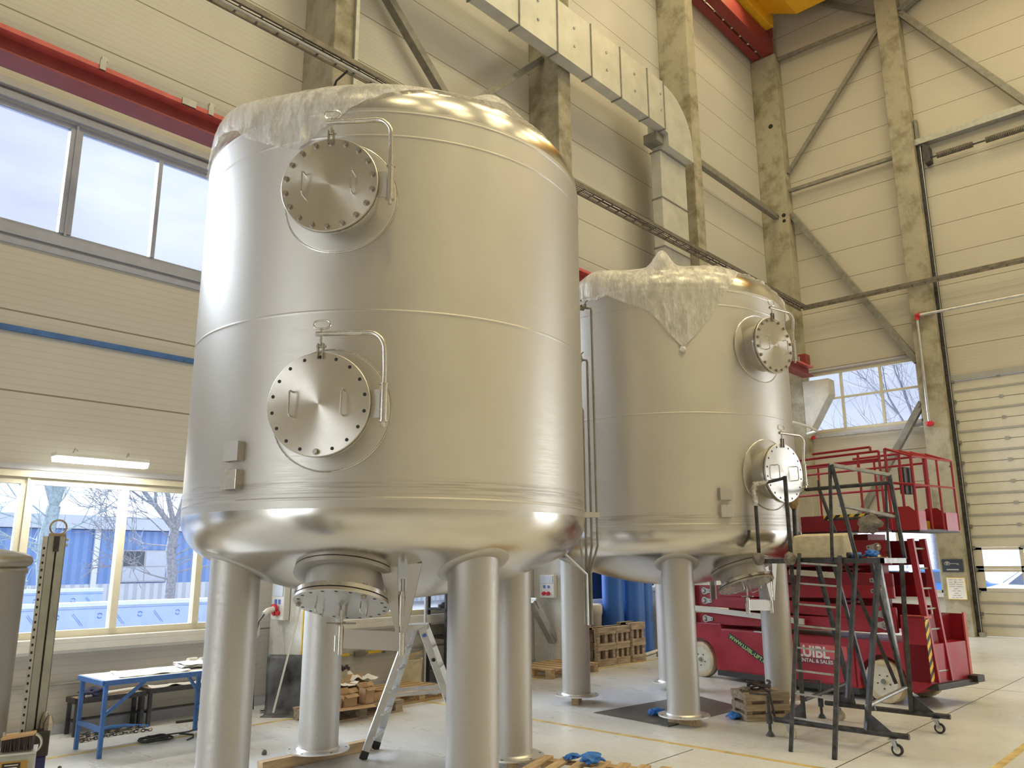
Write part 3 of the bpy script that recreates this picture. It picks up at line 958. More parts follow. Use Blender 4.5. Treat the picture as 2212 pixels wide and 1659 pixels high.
# ================================================================== THE TWO STEEL TANKS
TR = 1.592; RK = .318; RC = 3.184
AJ = math.asin((TR - RK) / (RC - RK))
ZB, ZT = 2.04, 4.82
def head_prof(zt, sg, off=0.0, nk=12, nc=16):
    P = []
    for k in range(nk + 1):
        b = (PI / 2 - AJ) * k / nk
        P.append((TR - RK + (RK + off) * math.cos(b), zt + sg * (RK + off) * math.sin(b)))
    zc = zt + sg * (RK * math.cos(AJ) - RC * math.cos(AJ))
    for k in range(1, nc + 1):
        a = AJ * (1 - k / nc)
        P.append(((RC + off) * math.sin(a), zc + sg * (RC + off) * math.cos(a)))
    return P
def dish_z(r, zt=ZB, sg=-1, off=0):
    rb = RC * math.sin(AJ)
    if r < rb:
        zc = zt + sg * (RK * math.cos(AJ) - RC * math.cos(AJ))
        return zc + sg * math.sqrt((RC + off) ** 2 - r * r)
    q = min(1, (r - TR + RK) / (RK + off))
    return zt + sg * (RK + off) * math.sqrt(max(0, 1 - q * q))

def hexagon(m, c, r, h):
    """hex bolt head on a face, frame coordinates, axis z"""
    m.tube([(c[0], c[1], c[2]), (c[0], c[1], c[2] + h * .25)], r * 1.35, 12)
    m.tube([(c[0], c[1], c[2] + h * .25), (c[0], c[1], c[2] + h)], r, 6)

def manhole(tank, F, bolts, missing=(), neck=.20, rc=.33, nb=18, hw=(-.165, .165), davit=True, name='manhole_cover', rot=0.0):
    """F: frame, z axis out of the tank, origin on the face of the cover"""
    MB(F).tube([(0, 0, -neck - .16), (0, 0, -.055)], rc - .055, 48).build('manhole_neck', 'leg', tank)
    o = MB(F).lathe([(rc - .06, -.058), (rc, -.058), (rc, -.030), (rc - .06, -.030), (rc - .06, -.058)], 64).build('manhole_flange', 'ss', tank)
    MB(F).lathe([(rc - .08, -.030), (rc - .008, -.030), (rc - .008, -.022), (rc - .08, -.022)], 64).build('gasket', 'rubber', tank)
    m = MB()
    m.lathe([(0, -.022), (rc, -.022), (rc, -.003), (rc - .004, 0), (.20, 0), (.10, 0), (.01, 0), (0, 0)], 72)
    c = m.build(name, 'turned', tank, frame=F)
    for k in range(nb):
        a = 2 * PI * (k + .5) / nb + rot
        x, y = (rc - .032) * math.cos(a), (rc - .032) * math.sin(a)
        if bolts and k not in missing or (not bolts and k in missing):
            m = MB(F); hexagon(m, (x, y, 0), .0155, .020)
            m.tube([(x, y, -.058), (x, y, -.078)], .0155, 6).tube([(x, y, -.07), (x, y, .004)], .009, 8)
            m.build('bolt', 'ss_dark', c)
        else:
            MB(F).tube([(x, y, -.001), (x, y, .0008)], .0115, 14).build('bolt_hole', 'black_mark', c)
    for u in hw:
        pts = [(u, .078, 0), (u, .078, .045), (u, .066, .060), (u, -.066, .060), (u, -.078, .045), (u, -.078, 0)]
        m = MB(F).tube(pts, .0062, 8)
        m.build('handle', 'ss', c)
    if davit:
        U = rc + .075
        m = MB(F).tube([(U, -.11, -.03), (U, .115, -.03)], .024, 16)
        m.tube([(U, .115, -.03), (U, .123, -.03)], .030, 16).tube([(U, -.11, -.03), (U, -.118, -.03)], .030, 16)
        m.tube([(U, -.118, -.03), (U, -.15, -.03)], .013, 10)
        s = m.build('hinge_sleeve', 'ss', tank)
        MB(F).box((rc - .05, -.09, -.056), (U, .09, -.036)).build('hinge_plate', 'leg', tank, smooth=False, bevel=.002)
        f = lambda a, b: (a, b, -.03 + .03 * min(1, max(0, (b - .25) / .15)))
        pts = [(U, .10, -.03), (U, .20, -.03)] + arc((U - .11, .34), .11, 0, PI / 2, 10, f) + [(-.035, .45, 0)]
        a = MB(F).tube(pts, .0165, 12).build('davit_arm', 'ss', tank)
        m = MB(F).tube([(0, .435, 0), (0, .395, 0)], .009, 8)
        loop = arc((.028, .51), .026, -PI / 2, PI / 2, 8, lambda p, q: (p, q, 0)) + arc((-.028, .51), .026, PI / 2, 3 * PI / 2, 8, lambda p, q: (p, q, 0))
        m.tube(loop + [loop[0]], .0062, 8).tube([(0, .465, 0), (0, .485, 0)], .008, 8)
        m.build('lifting_eye', 'ss', a)
        m = MB(F)
        for x in (-.02, .014):
            m.box((x, .285, -.01), (x + .007, .385, .018))
        m.tube([(-.028, .365, .004), (.034, .365, .004)], .008, 8)
        m.tube([(0, .40, 0), (0, .36, 0)], .007, 8)
        m.build('clevis', 'ss_dark', c)
    return c

def pad_ring(tank, cx, cy, R, dirn, zc, rho, name='reinforcing_pad', mat='tank'):
    """thin curved pad on the shell with a weld bead around"""
    m = MB()
    def P(r, a, off):
        u, v = r * math.cos(a), r * math.sin(a)
        th = dirn + u / R
        return (cx + (R + off) * math.cos(th), cy + (R + off) * math.sin(th), zc + v)
    N = 56
    prof = [(.22, .009), (rho - .012, .009), (rho, .0065), (rho + .004, -.002)]
    rings = [[m.v(P(r, 2 * PI * k / N, o)) for k in range(N)] for r, o in prof]
    for i in range(len(rings) - 1):
        for k in range(N):
            m.b.faces.new([rings[i][k], rings[i][(k + 1) % N], rings[i + 1][(k + 1) % N], rings[i + 1][k]])
    o = m.build(name, mat, tank, ang=60)
    MB().tube([P(rho + .002, 2 * PI * k / N, .005) for k in range(N)] + [P(rho + .002, 0, .005)], .0055, 6, cap=False).build('weld_bead', 'ss', tank)
    return o

def tank(cx, cy, ph, dman, label, dplate, up_bolts, dnozz, group, leg_gap=()):
    t = thing('process_tank', label, 'tank', (cx, cy, 0), 0, group)
    T = Matrix.Translation((cx, cy, 0))
    prof = [(TR, ZB)]
    for z in (2.10, 3.333, 4.606, 4.79):
        prof += [(TR, z - .05), (TR, z - .012), (TR, z - .009), (TR + .0045, z - .004), (TR + .0045, z + .004), (TR, z + .009), (TR, z + .012)] + ([(TR, z + .05)] if z < 4.7 else [])
    prof.append((TR, ZT))
    MB(T).lathe(prof, 128).build('tank_shell', 'tank', t, ang=60)
    MB(T).lathe(head_prof(ZB, -1), 128).build('bottom_head', 'head', t, ang=60)
    MB(T).lathe(head_prof(ZT, 1), 128).build('top_head', 'head', t, ang=60)
    # radial weld seam under the bottom head
    a = ph + .35
    pts = [(cx + r * math.cos(a), cy + r * math.sin(a), dish_z(r) - .002) for r in [x * TR / 24 for x in range(0, 25)]]
    MB().tube(pts, .004, 5).build('seam', 'ss', t)
    # legs
    for k in range(4):
        a = ph + k * PI / 2
        lx, ly = cx + 1.232 * math.cos(a), cy + 1.232 * math.sin(a)
        L = MB(Matrix.Translation((lx, ly, 0))).lathe([(.1755, .104), (.1755, 1.80)], 40).build('leg', 'leg', t, ang=60)
        MB(Matrix.Translation((lx, ly, 0))).lathe([(0, .09), (.275, .09), (.275, .104), (.19, .104), (.178, .118), (.1755, .118), (0, .118)], 56).build('foot_plate', 'foot_plate', L)
        for q in range(6):
            b = q * PI / 3 + .4
            MB().cyl((lx + .245 * math.cos(b), ly + .245 * math.sin(b), .1035), (lx + .245 * math.cos(b), ly + .245 * math.sin(b), .1055), .011, 10).build('anchor_hole', 'black_mark', L)
        # doubler ring where the leg meets the head
        m = MB(); N = 44
        rings = []
        for rr, off in ((.16, .004), (.185, .012), (.238, .012), (.246, .004), (.25, -.004)):
            ring = []
            for j in range(N):
                b = j * 2 * PI / N
                x, y = 1.232 * math.cos(a) + rr * math.cos(b), 1.232 * math.sin(a) + rr * math.sin(b)
                r = min(math.hypot(x, y), TR - .004)
                ring.append(m.v((cx + x, cy + y, dish_z(r) - off)))
            rings.append(ring)
        for i in range(4):
            for j in range(N):
                m.b.faces.new([rings[i][j], rings[i][(j + 1) % N], rings[i + 1][(j + 1) % N], rings[i + 1][j]])
        m.build('doubler_ring', 'leg', L, ang=60)
    # two side manholes
    n = Vector((math.cos(dman), math.sin(dman), 0)); u = Vector((-math.sin(dman), math.cos(dman), 0))
    for z, bolts in ((4.14, True), (2.665, False)):
        F = basis(u, (0, 0, 1), n, Vector((cx, cy, z)) + n * (TR + .205))
        pad_ring(t, cx, cy, TR, dman, z, .398)
        manhole(t, F, bolts, (13,) if not bolts else (), nb=18)
    # bottom manhole, tilted with the head
    tl = math.radians(20.2)
    rr = 1.1
    nb_ = Vector((math.cos(dman) * math.sin(tl), math.sin(dman) * math.sin(tl), -math.cos(tl)))
    vb = nb_.cross(u)
    base = Vector((cx + rr * math.cos(dman), cy + rr * math.sin(dman), dish_z(rr)))
    base = Vector((cx, cy, 0)) + Vector((math.cos(dman) * rr, math.sin(dman) * rr, dish_z(rr)))
    F = basis(u, vb, nb_, base + nb_ * .20)
    MB(F).lathe([(.25, -.235), (.345, -.215), (.35, -.185), (.30, -.18), (.25, -.20)], 56).build('reinforcing_pad', 'leg', t, ang=60)
    manhole(t, F, False, (2, 9), neck=.10, rc=.318, nb=20, hw=(-.15, .15), davit=False)
    # swing arm of the bottom manhole
    def L3(r, tt, z):
        return Vector((cx, cy, z)) + n * r + u * tt
    a = MB().cyl(L3(1.17, .41, 1.12), L3(1.17, .41, 1.52), .022, 16).cyl(L3(1.17, .41, 1.52), L3(1.17, .41, 1.60), .014, 10)
    a.cyl(L3(1.17, .41, 1.30), L3(1.17, .41, 1.50), .028, 16)
    piv = a.build('pivot_post', 'ss', t)
    for s_, w_ in ((-1, .16), (1, .13)):
        tri = [(.41 + .012 * s_, 1.26), (.41 + .035 * s_, 1.26), (.41 + w_ * s_, 1.70), (.41 + .035 * s_, 1.70)]
        m = MB()
        m.prism(tri, 1.185, 1.197, lambda p, q, r: L3(r, p, q))
        m.build('gusset_plate', 'leg', t, smooth=False)
    m = MB().bar(L3(1.17, .40, 1.205), L3(1.17, .02, 1.22), .012, .12).build('swing_arm', 'leg', piv, smooth=False)
    m = MB().cyl(L3(1.17, .0, 1.12), L3(1.17, .0, 1.30), .020, 14).cyl(L3(1.17, 0, 1.30), L3(1.17, 0, 1.40), .010, 10)
    m.cyl(L3(1.17, -.035, 1.14), L3(1.17, -.035, 1.24), .006, 8)
    m.build('jack_screw', 'ss', piv)
    m = MB().cyl(L3(1.17, -.10, 1.315), L3(1.17, .10, 1.315), .006, 8).cyl(L3(1.09, 0, 1.315), L3(1.25, 0, 1.315), .006, 8)
    m.build('cross_handle', 'ss_dark', piv)
    m = MB()
    for tt in (-.02, .02):
        m.bar(L3(1.15, tt, 1.36), L3(1.13, tt, 1.45), .008, .03)
    m.build('clevis', 'ss_dark', piv)
    # name plate brackets
    for z, bright in ((2.425, False), (2.24, True)):
        dp = dplate
        n2 = Vector((math.cos(dp), math.sin(dp), 0)); u2 = Vector((-math.sin(dp), math.cos(dp), 0))
        F2 = basis(u2, (0, 0, 1), n2, Vector((cx, cy, z)) + n2 * (TR + .05))
        p = MB(F2).box((-.07, -.065, -.004), (.07, .065, .004)).box((.064, -.065, -.07), (.07, .065, 0)).box((-.07, -.065, -.07), (-.064, .065, 0)).build('name_plate_bracket', 'leg' if not bright else 'ss', t, smooth=False, bevel=.002)
    # side nozzles with gauge pipes
    n3 = Vector((math.cos(dnozz), math.sin(dnozz), 0)); u3 = Vector((-math.sin(dnozz), math.cos(dnozz), 0))
    C = Vector((cx, cy, 0))
    zs = (4.00, 3.51, 3.06, 2.68)
    rs = (TR + .205, TR + .165, TR + .125, TR + .09)
    for i, (z, r) in enumerate(zip(zs, rs)):
        us = -.06 + i * .035
        F3 = basis(u3, (0, 0, 1), n3, C + n3 * TR + u3 * us + Vector((0, 0, z)))
        if i == 0:
            fl = MB(F3).tube([(0, 0, -.03), (0, 0, .03)], .07, 24).tube([(0, 0, .012), (0, 0, .03)], .115, 28).tube([(0, 0, .036), (0, 0, .052)], .115, 28)
        else:
            fl = MB(F3).tube([(0, 0, -.03), (0, 0, .03)], .035, 20).tube([(0, 0, .01), (0, 0, .022)], .062, 24)
        fl.build('nozzle_flange', 'ss', t)
        m = MB(F3)
        for k in range(8 if i == 0 else 4):
            a = k * PI / (4 if i == 0 else 2) + .4
            q = .095 if i == 0 else .05
            m.tube([(q * math.cos(a), q * math.sin(a), .0), (q * math.cos(a), q * math.sin(a), .075 if i == 0 else .045)], .009, 6)
        m.build('flange_bolts', 'tray', t)
        d = r - TR
        v = MB(F3).tube([(0, 0, .03), (0, 0, d - .03)], .011, 10).tube([(0, 0, d * .5), (0, 0, d * .5 + .03)], .028, 12)
        v.tube([(0, .0, d - .06), (0, .035, d - .06)], .014, 8).tube([(0, .035, d - .06), (0, .055, d - .055), (0, .075, d - .035)], .006, 6)
        v.build('valve', 'tray', t)
        P = lambda rr, uu, zz: C + n3 * rr + u3 * uu + Vector((0, 0, zz))
        uu = -.03 + i * .02
        pts = [P(TR + d - .03, us, z), P(r - .006, us, z), P(r, us, z - .02), P(r, us, 2.0), P(r, us, 1.84)]
        pts += [P(TR + .115 + .012 * (3 - i), -.02 + .02 * i, 1.62), P(TR + .115 + .012 * (3 - i), -.02 + .02 * i, 1.18)]
        MB().tube(pts, .0105, 10).build('gauge_pipe', 'galv_dark' if i < 3 else 'galv', t)
    P = lambda rr, uu, zz: C + n3 * rr + u3 * uu + Vector((0, 0, zz))
    MB().tube([P(1.45, -.10, 1.80), P(TR + .105, -.04, 1.60), P(TR + .105, -.04, 1.18)], .0105, 10).build('gauge_pipe', 'alu', t)
    MB().bar(P(TR - .01, .0, 2.105), P(TR + .225, .0, 2.105), .16, .045).build('pipe_bracket', 'leg', t, smooth=False)
    # flat lug low between the right hand legs
    return t

D = math.radians
TA = tank(4.191, 5.242, D(79.24), D(216.5), 'large near stainless steel tank on four legs with side manholes', D(191.5), True, D(-31), 'stainless steel process tanks')
TB = tank(8.990, 5.576, D(34.67), D(257.5), 'farther stainless steel tank half hidden behind the near tank', D(234.2), True, D(12), 'stainless steel process tanks')
for tt in (TA, TB):
    del tt['group']

# plastic film over the heads
def film(cx, cy, ctrl, label, bulges, seed, knot=None, calm=lambda a: 1.0):
    th = sorted(ctrl)
    def edge(a):
        a %= 360
        pts = [(th[-1][0] - 360, th[-1][1])] + th + [(th[0][0] + 360, th[0][1])]
        for (a0, z0), (a1, z1) in zip(pts, pts[1:]):
            if a0 <= a <= a1:
                return z0 + (z1 - z0) * (a - a0) / max(1e-6, a1 - a0)
        return th[0][1]
    prof = list(reversed(head_prof(ZT, 1, .012, 14, 14)))   # apex -> knuckle base
    m = MB(); N = 300
    rings = []
    nsk = 14
    for i in range(len(prof) + nsk):
        ring = []
        for k in range(N):
            a = 360.0 * k / N; ar = math.radians(a)
            ze = edge(a)
            if i < len(prof):
                r, z = prof[i]
                if z < ze:                        # stops on the knuckle
                    z = ze
                    q = (z - ZT) / (RK + .012)
                    r = TR - RK + (RK + .012) * math.sqrt(max(0, 1 - q * q)) if q > 0 else TR + .012
                s = i / len(prof)
            else:
                q = (i - len(prof) + 1) / nsk
                if ze < ZT:
                    z = ZT + (ze - ZT) * q; r = TR + .012
                else:
                    z = ze - .001 * q
                    qq = (z - ZT) / (RK + .012)
                    r = TR - RK + (RK + .012) * math.sqrt(max(0, 1 - qq * qq))
                s = 1 + q
            off = 0
            for (b, bz, wa, wz, amp) in bulges:
                da = (a - b + 180) % 360 - 180
                off += amp * math.exp(-(da / wa) ** 2 - ((z - bz) / wz) ** 2)
            fold = noise.noise(Vector((a * .22, z * 1.1, seed))) * .6 + (1 - abs(noise.noise(Vector((a * .45, z * 2.2, seed + 5)))) * 4) * .3 + noise.noise(Vector((a * 1.1, z * 3, seed + 9))) * .25
            amt = (.004 + .022 * min(1, max(0, s - .55))) * calm(a) + (.02 if s > 1 else 0) * (1 if ze < ZT else .2)
            off += abs(fold) * amt * 1.3
            nx = (r / TR)
            ring.append(m.v((cx + (r + off * nx) * math.cos(ar), cy + (r + off * nx) * math.sin(ar), z + off * .8 * (1 if z > ZT else 0))))
        rings.append(ring)
    for i in range(len(rings) - 1):
        for k in range(N):
            f = [rings[i][k], rings[i][(k + 1) % N], rings[i + 1][(k + 1) % N], rings[i + 1][k]]
            if len({tuple(round(c, 5) for c in v.co) for v in f}) < 3: continue
            m.b.faces.new(f)
    bmesh.ops.remove_doubles(m.b, verts=m.b.verts, dist=1e-5)
    o = m.build('plastic_film', 'film', ang=80)
    tag(o, label, 'plastic sheet')
    if knot:
        a, z = knot
        p = Vector((cx + (TR + .02) * math.cos(D(a)), cy + (TR + .02) * math.sin(D(a)), z))
        MB().blob(p, (.035, .035, .03), 3, .5).build('tape_knot', 'paper', o)
    return o
film(4.191, 5.242, [(0, 5.06), (60, 5.0), (120, 4.95), (160, 4.82), (176, 4.88), (183, 4.84), (188.2, 4.73), (198.6, 4.59), (205.7, 4.53), (209.5, 4.60), (214.2, 4.72), (218.8, 4.81), (223.4, 4.88), (231.4, 4.98), (242, 5.06), (252, 5.08), (262, 5.07), (300, 5.09), (330, 5.08)],
     'crumpled clear plastic film draped over the near tank head', [(177, 5.02, 16, .14, .07), (262, 5.2, 6, .12, .10)], 1.3, None, lambda a: 1.0 if 120 < a < 232 else .25)
film(8.990, 5.576, [(0, 4.95), (60, 4.95), (120, 4.95), (160, 4.9), (178.8, 4.80), (184.8, 4.76), (189.4, 4.80), (197.6, 4.67), (207.2, 4.54), (210.8, 4.43), (214.4, 4.28), (220.5, 4.08), (225.5, 4.22), (235.1, 4.54), (238.7, 4.71), (244.1, 4.9), (250, 5.06), (256, 5.10), (280, 5.09), (288, 4.9), (293, 4.70), (298, 4.9), (310, 4.95)],
     'clear plastic film hanging in a pointed drape on the far tank', [(214, 5.18, 5, .10, .20), (182, 5.1, 10, .15, .08), (240, 5.1, 12, .1, .04)], 7.7, (220.5, 4.06))

# sawn timbers under the feet
def timber(c, L, rz, label, mat='wood', h=.088, wd=.088):
    T = Matrix.Translation((c[0], c[1], 0)) @ Matrix.Rotation(rz, 4, 'Z')
    o = MB(T).box((-L / 2, -wd / 2, .001), (L / 2, wd / 2, h)).build('timber_beam', mat, smooth=False, bevel=.004)
    return tag(o, label, 'timber')
for (cx, cy, ph, nm) in ((4.191, 5.242, D(79.24), 'near'), (8.990, 5.576, D(34.67), 'far')):
    pos = [(cx + 1.232 * math.cos(ph + k * PI / 2), cy + 1.232 * math.sin(ph + k * PI / 2)) for k in range(4)]
    if nm == 'near':
        labs = [('long sawn timber beam under the rear left leg beside the stepladder', 1.15, .02),
                ('sawn timber under the front left leg of the near tank', .5, 1.2),
                ('sawn timber under the front right leg of the near tank', .5, 1.1),
                ('sawn timber under the right rear leg of the near tank', .42, .8)]
    else:
        labs = [('short timber block under the rearmost leg of the far tank', .34, .6),
                ('short timber block under the left leg of the far tank', .36, .55),
                ('dark timber block under the middle leg of the far tank', .36, 1.5),
                ('timber block under the right leg of the far tank behind the crate', .4, .3)]
    for (x, y), (lb, L, rz) in zip(pos, labs):
        timber((x, y), L, rz, lb)
# ================================================================== RED SCISSOR LIFT
def rotZ(o, a):
    return Matrix.Translation(o) @ Matrix.Rotation(a, 4, 'Z')
LA = D(77.9)
lift = thing('scissor_lift', 'red folded scissor lift with cream wheels behind the far tank', 'scissor lift', (10.77, 3.70, 0), LA)
LT = wmat(lift)
LW = -.92
def lm(): return MB(LT)
arch = lambda cx, a0, a1: [(cx + .315 * math.cos(a0 + (a1 - a0) * k / 10), .255 + .315 * math.sin(a0 + (a1 - a0) * k / 10)) for k in range(11)]
prof = [(-.60, .28), (-.60, .73), (-.28, .73), (2.5, .73), (2.52, .79), (3.38, .79), (3.38, .50), (3.27, .40)]
prof += arch(2.95, D(28), D(195)) + [(2.60, .12), (.36, .12)] + arch(0, D(-20), D(192))[0:] + [(-.40, .16)]
lm().prism(prof, .05, LW, lambda u, v, w: (u, w, v)).build('chassis', 'red', lift, smooth=False, bevel=.006)
lm().box((.34, .056, .06), (2.62, LW, .135)).build('black_skirt', 'plastic_black', lift, smooth=False)
lm().box((.36, .05, .15), (2.5, .066, .715)).build('side_cover', 'red', lift, smooth=False, bevel=.008)
lm().box((1.62, .066, .715), (1.9, .05, .735)).build('cover_latch', 'galv', lift, smooth=False)
for wx in (0, 2.95):
    for wy in (.045, LW + .12):
        W = basis((0, 0, 1), (1, 0, 0), (0, 1, 0), (0, 0, 0))
        F = LT @ Matrix.Translation((wx, wy, .255)) @ Matrix.Rotation(-PI / 2, 4, 'X')
        m = MB(F)
        N = 72
        rings = []
        for r, z in ((.175, .0), (.215, .012), (.245, .0), (.255, -.03), (.255, -.12), (.235, -.15), (.16, -.15)):
            rings.append([m.v(((r + (.006 * (k % 2) if .24 < r else 0)) * math.cos(2 * PI * k / N), (r + (.006 * (k % 2) if .24 < r else 0)) * math.sin(2 * PI * k / N), z)) for k in range(N)])
        for i in range(len(rings) - 1):
            for k in range(N):
                m.b.faces.new([rings[i][k], rings[i][(k + 1) % N], rings[i + 1][(k + 1) % N], rings[i + 1][k]])
        w_ = m.build('wheel', 'tyre', lift, ang=50)
        MB(F).lathe([(0, .006), (.04, .006), (.05, -.004), (.12, -.008), (.165, .002), (.178, .002), (.178, -.12), (0, -.12)], 40).build('hub', 'hub', w_)
        MB(F).lathe([(0, .022), (.028, .022), (.032, .004), (.04, .004)], 20).build('hub_cap', 'galv_dark', w_)
        for k in range(5):
            a = k * 2 * PI / 5 + .3
            MB(F).cyl((.085 * math.cos(a), .085 * math.sin(a), -.006), (.085 * math.cos(a), .085 * math.sin(a), .003), .009, 8).build('wheel_nut', 'plastic_black', w_)
# folded scissor arms
for i in range(6):
    zc = .885 + i * .205
    for (ya, yb) in ((.0, -.05), (LW + .05, LW + .1)):
        s = .035 if i % 2 else -.035
        x0, x1 = -.22, 3.05
        a = lm().hull([(x0, ya, zc - .085 - s), (x1, ya, zc - .085 + s), (x1, ya, zc + .085 + s), (x0, ya, zc + .085 - s), (x0, yb, zc - .085 - s), (x1, yb, zc - .085 + s), (x1, yb, zc + .085 + s), (x0, yb, zc + .085 - s)],
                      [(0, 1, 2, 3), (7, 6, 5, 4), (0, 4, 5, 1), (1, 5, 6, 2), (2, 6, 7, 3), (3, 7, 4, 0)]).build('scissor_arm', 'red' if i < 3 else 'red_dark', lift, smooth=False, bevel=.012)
        if ya == 0:
            for xx, dr in ((2.84, -1), (-.07, 1)):
                zz = zc + s * (xx / 3.05 * 2 - 1)
                F = LT @ Matrix.Translation((xx, .0, zz)) @ Matrix.Rotation(-PI / 2, 4, 'X')
                m = MB(F)
                P = [(.055 * math.cos(t), .055 * math.sin(t)) for t in [D(50 + 260 * q / 16) for q in range(17)]] + [(.145, -.022), (.145, .022)]
                P = [(u * dr, v) for u, v in P]
                m.prism(P, .001, .012, lambda u, v, w: (u, v, w))
                p_ = m.build('pivot_plate', 'galv', a, smooth=False)
                MB(F).lathe([(0, .03), (.022, .03), (.03, .022), (.04, .012)], 20).build('pivot_pin', 'ss_dark', a)
                MB(F).cyl((.118 * dr, 0, .011), (.118 * dr, 0, .014), .01, 10).build('plate_hole', 'black_mark', a)
for i in range(0, 5):
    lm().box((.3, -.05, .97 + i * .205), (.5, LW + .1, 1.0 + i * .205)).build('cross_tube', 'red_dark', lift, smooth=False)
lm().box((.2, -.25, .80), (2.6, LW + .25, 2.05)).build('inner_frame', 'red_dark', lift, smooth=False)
lm().bar((3.06, .075, 1.01), (1.05, .075, .905), .03, .075).build('guard_bar', 'paint_white', lift, smooth=False)
lm().box((3.02, .08, .80), (3.10, .02, 1.42)).build('front_bracket', 'paint_white', lift, smooth=False)
lm().bar((.55, .03, 1.52), (1.25, .03, 1.56), .02, .075).build('support_strut', 'hub', lift, smooth=False)
# deck
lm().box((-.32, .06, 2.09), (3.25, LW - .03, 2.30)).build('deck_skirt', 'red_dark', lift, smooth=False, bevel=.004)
lm().box((-.66, .04, 2.05), (-.30, LW, 2.085)).build('basket_floor', 'plastic_black', lift, smooth=False)
lm().box((.62, .064, 2.235), (-.31, .0605, 2.30)).build('hazard_tape', 'hazard', lift, smooth=False)
def rail(p, q, name='rail', r=.016, mt='red'):
    return lm().tube([p, q], r, 8).build(name, mt, lift)
for y in (.04, LW):
    for z in (3.08, 2.98, 2.67):
        rail((-.24 if y > 0 else -.3, y, z), (3.2, y, z))
    for x in ((-.24, .05, 1.05, 2.1, 3.2) if y > 0 else (-.3, .4, 1.3, 2.2, 3.2)):
        rail((x, y, 2.30), (x, y, 3.08), 'rail_post')
    rail((0.7, y + .03, 3.14), (-.15, y + .03, 3.14)); rail((-.15, y + .03, 3.14), (-.15, y + .03, 3.08))
rail((3.2, .04, 3.08), (3.2, LW, 3.08)); rail((3.2, .04, 2.67), (3.2, LW, 2.67))
# end basket at the ladder side
for y in (.05, -.27, -.55, LW):
    rail((-.33, y, 2.08), (-.33, y, 3.10), 'rail_post', .018)
    rail((-.66, y, 2.08), (-.66, y, 2.97), 'rail_post', .014)
    rail((-.33, y, 3.10), (-.66, y, 2.97), 'rail', .014)
for z in (3.09, 2.67):
    rail((-.33, .05, z), (-.33, LW, z))
rail((-.66, .05, 2.97), (-.66, LW, 2.97), 'rail', .014); rail((-.66, .05, 2.62), (-.66, LW, 2.62), 'rail', .014)
rail((-.33, .05, 2.67), (-.66, .05, 2.62), 'rail', .014)
rail((.05, .05, 2.98), (.05, .05, 2.7), 'rail', .02)
lm().box((-.30, -.40, 2.55), (-.22, -.60, 2.9)).build('control_box', 'plastic_black', lift, smooth=False, bevel=.01)
for ya, yb in ((.05, -.13), (-.62, LW)):
    lm().prism([(-.34, 2.07), (-.34, 2.28), (-.42, 2.36), (-.56, 2.36), (-.66, 2.28), (-.66, 2.07)], ya, ya - .012, lambda u, v, w: (u, w, v)).build('toe_plate', 'red', lift, smooth=False)
    lm().box((-.655, ya, 2.07), (-.665, yb, 2.30)).build('end_toe_plate', 'red', lift, smooth=False)
lm().box((-.45, -.15, 2.09), (-.46, -.60, 2.2)).build('yellow_label_plate', 'yellow', lift, smooth=False)
# rear column with ladder
for y in (.05, LW + .01):
    lm().box((-.60, y, .30), (-.30, y - .02, 1.05)).build('rear_side_plate', 'red', lift, smooth=False)
lm().box((-.42, .03, .30), (-.40, LW, 1.05)).build('rear_panel', 'red_dark', lift, smooth=False)
lm().box((-.604, .052, .32), (-.60, -.03, 1.02)).build('hazard_tape', 'hazard_v', lift, smooth=False)
lm().box((-.60, .05, 1.03), (-.30, -.12, 1.055)).build('top_cap', 'crane_orange', lift, smooth=False)
for (ya, yt) in ((-.08, -.02), (-.38, -.30)):
    lm().bar((-.60, ya, .30), (-.50, yt, 1.97), .04, .075, (1, 0, 0)).build('ladder_stile', 'red', lift, smooth=False)
for k in range(7):
    f = (k + .5) / 7
    z = .30 + 1.67 * f; x = -.60 + .10 * f
    lm().cyl((x, -.08 + .06 * f, z), (x, -.38 + .08 * f, z), .012, 8).build('ladder_rung', 'galv', lift)
lm().bar((-.60, LW + .03, .30), (-.60, LW + .03, 1.07), .05, .02, (1, 0, 0)).build('rear_flange', 'crane_orange', lift, smooth=False)
lm().box((-.66, .02, .22), (-.40, LW - .02, .29)).build('rear_bumper', 'plastic_black', lift, smooth=False, bevel=.01)
lm().box((-.72, LW + .12, .25), (-.58, LW - .06, .33)).build('bumper_pad', 'plastic_black', lift, smooth=False, bevel=.01)
# lettering
def LTX(x, z, ang=0, y=.0675):
    M = LT @ Matrix.Translation((x, y, z)) @ basis((-1, 0, 0), (0, 0, 1), (0, 1, 0), (0, 0, 0)) @ Matrix.Rotation(ang, 4, 'Z')
    return M
MAT['red_light'] = pm('decal_light_red', (.60, .10, .11), .4, var=.05)
MAT['red_deep'] = pm('decal_deep_red', (.22, .03, .06), .4, var=.05)
lm().box((1.32, .066, .455), (.45, .068, .63)).build('decal_light', 'red_light', lift, smooth=False)
lm().box((1.32, .066, .375), (.45, .068, .455)).build('decal_dark', 'red_deep', lift, smooth=False)
text('LUIBL', .20, 'white_mark', LTX(1.21, .462, 0, .0685), lift, ext=.001, bold=.006, sx=1.0)
text('RENTAL & SALES', .066, 'white_mark', LTX(1.21, .392, 0, .0685), lift, ext=.001, bold=.001, sx=1.12)
wb = LTX(2.33, .665, D(-27), .0665)
MB(wb).box((-.02, -.075, 0), (1.02, .01, .0012)).build('web_banner', 'black_mark', lift, smooth=False)
text('WWW.LUIBL-LIFT.COM', .078, 'green_mark', LTX(2.33, .665, D(-27), .068) @ Matrix.Translation((0, -.062, 0)), lift, ext=.001, bold=.001)

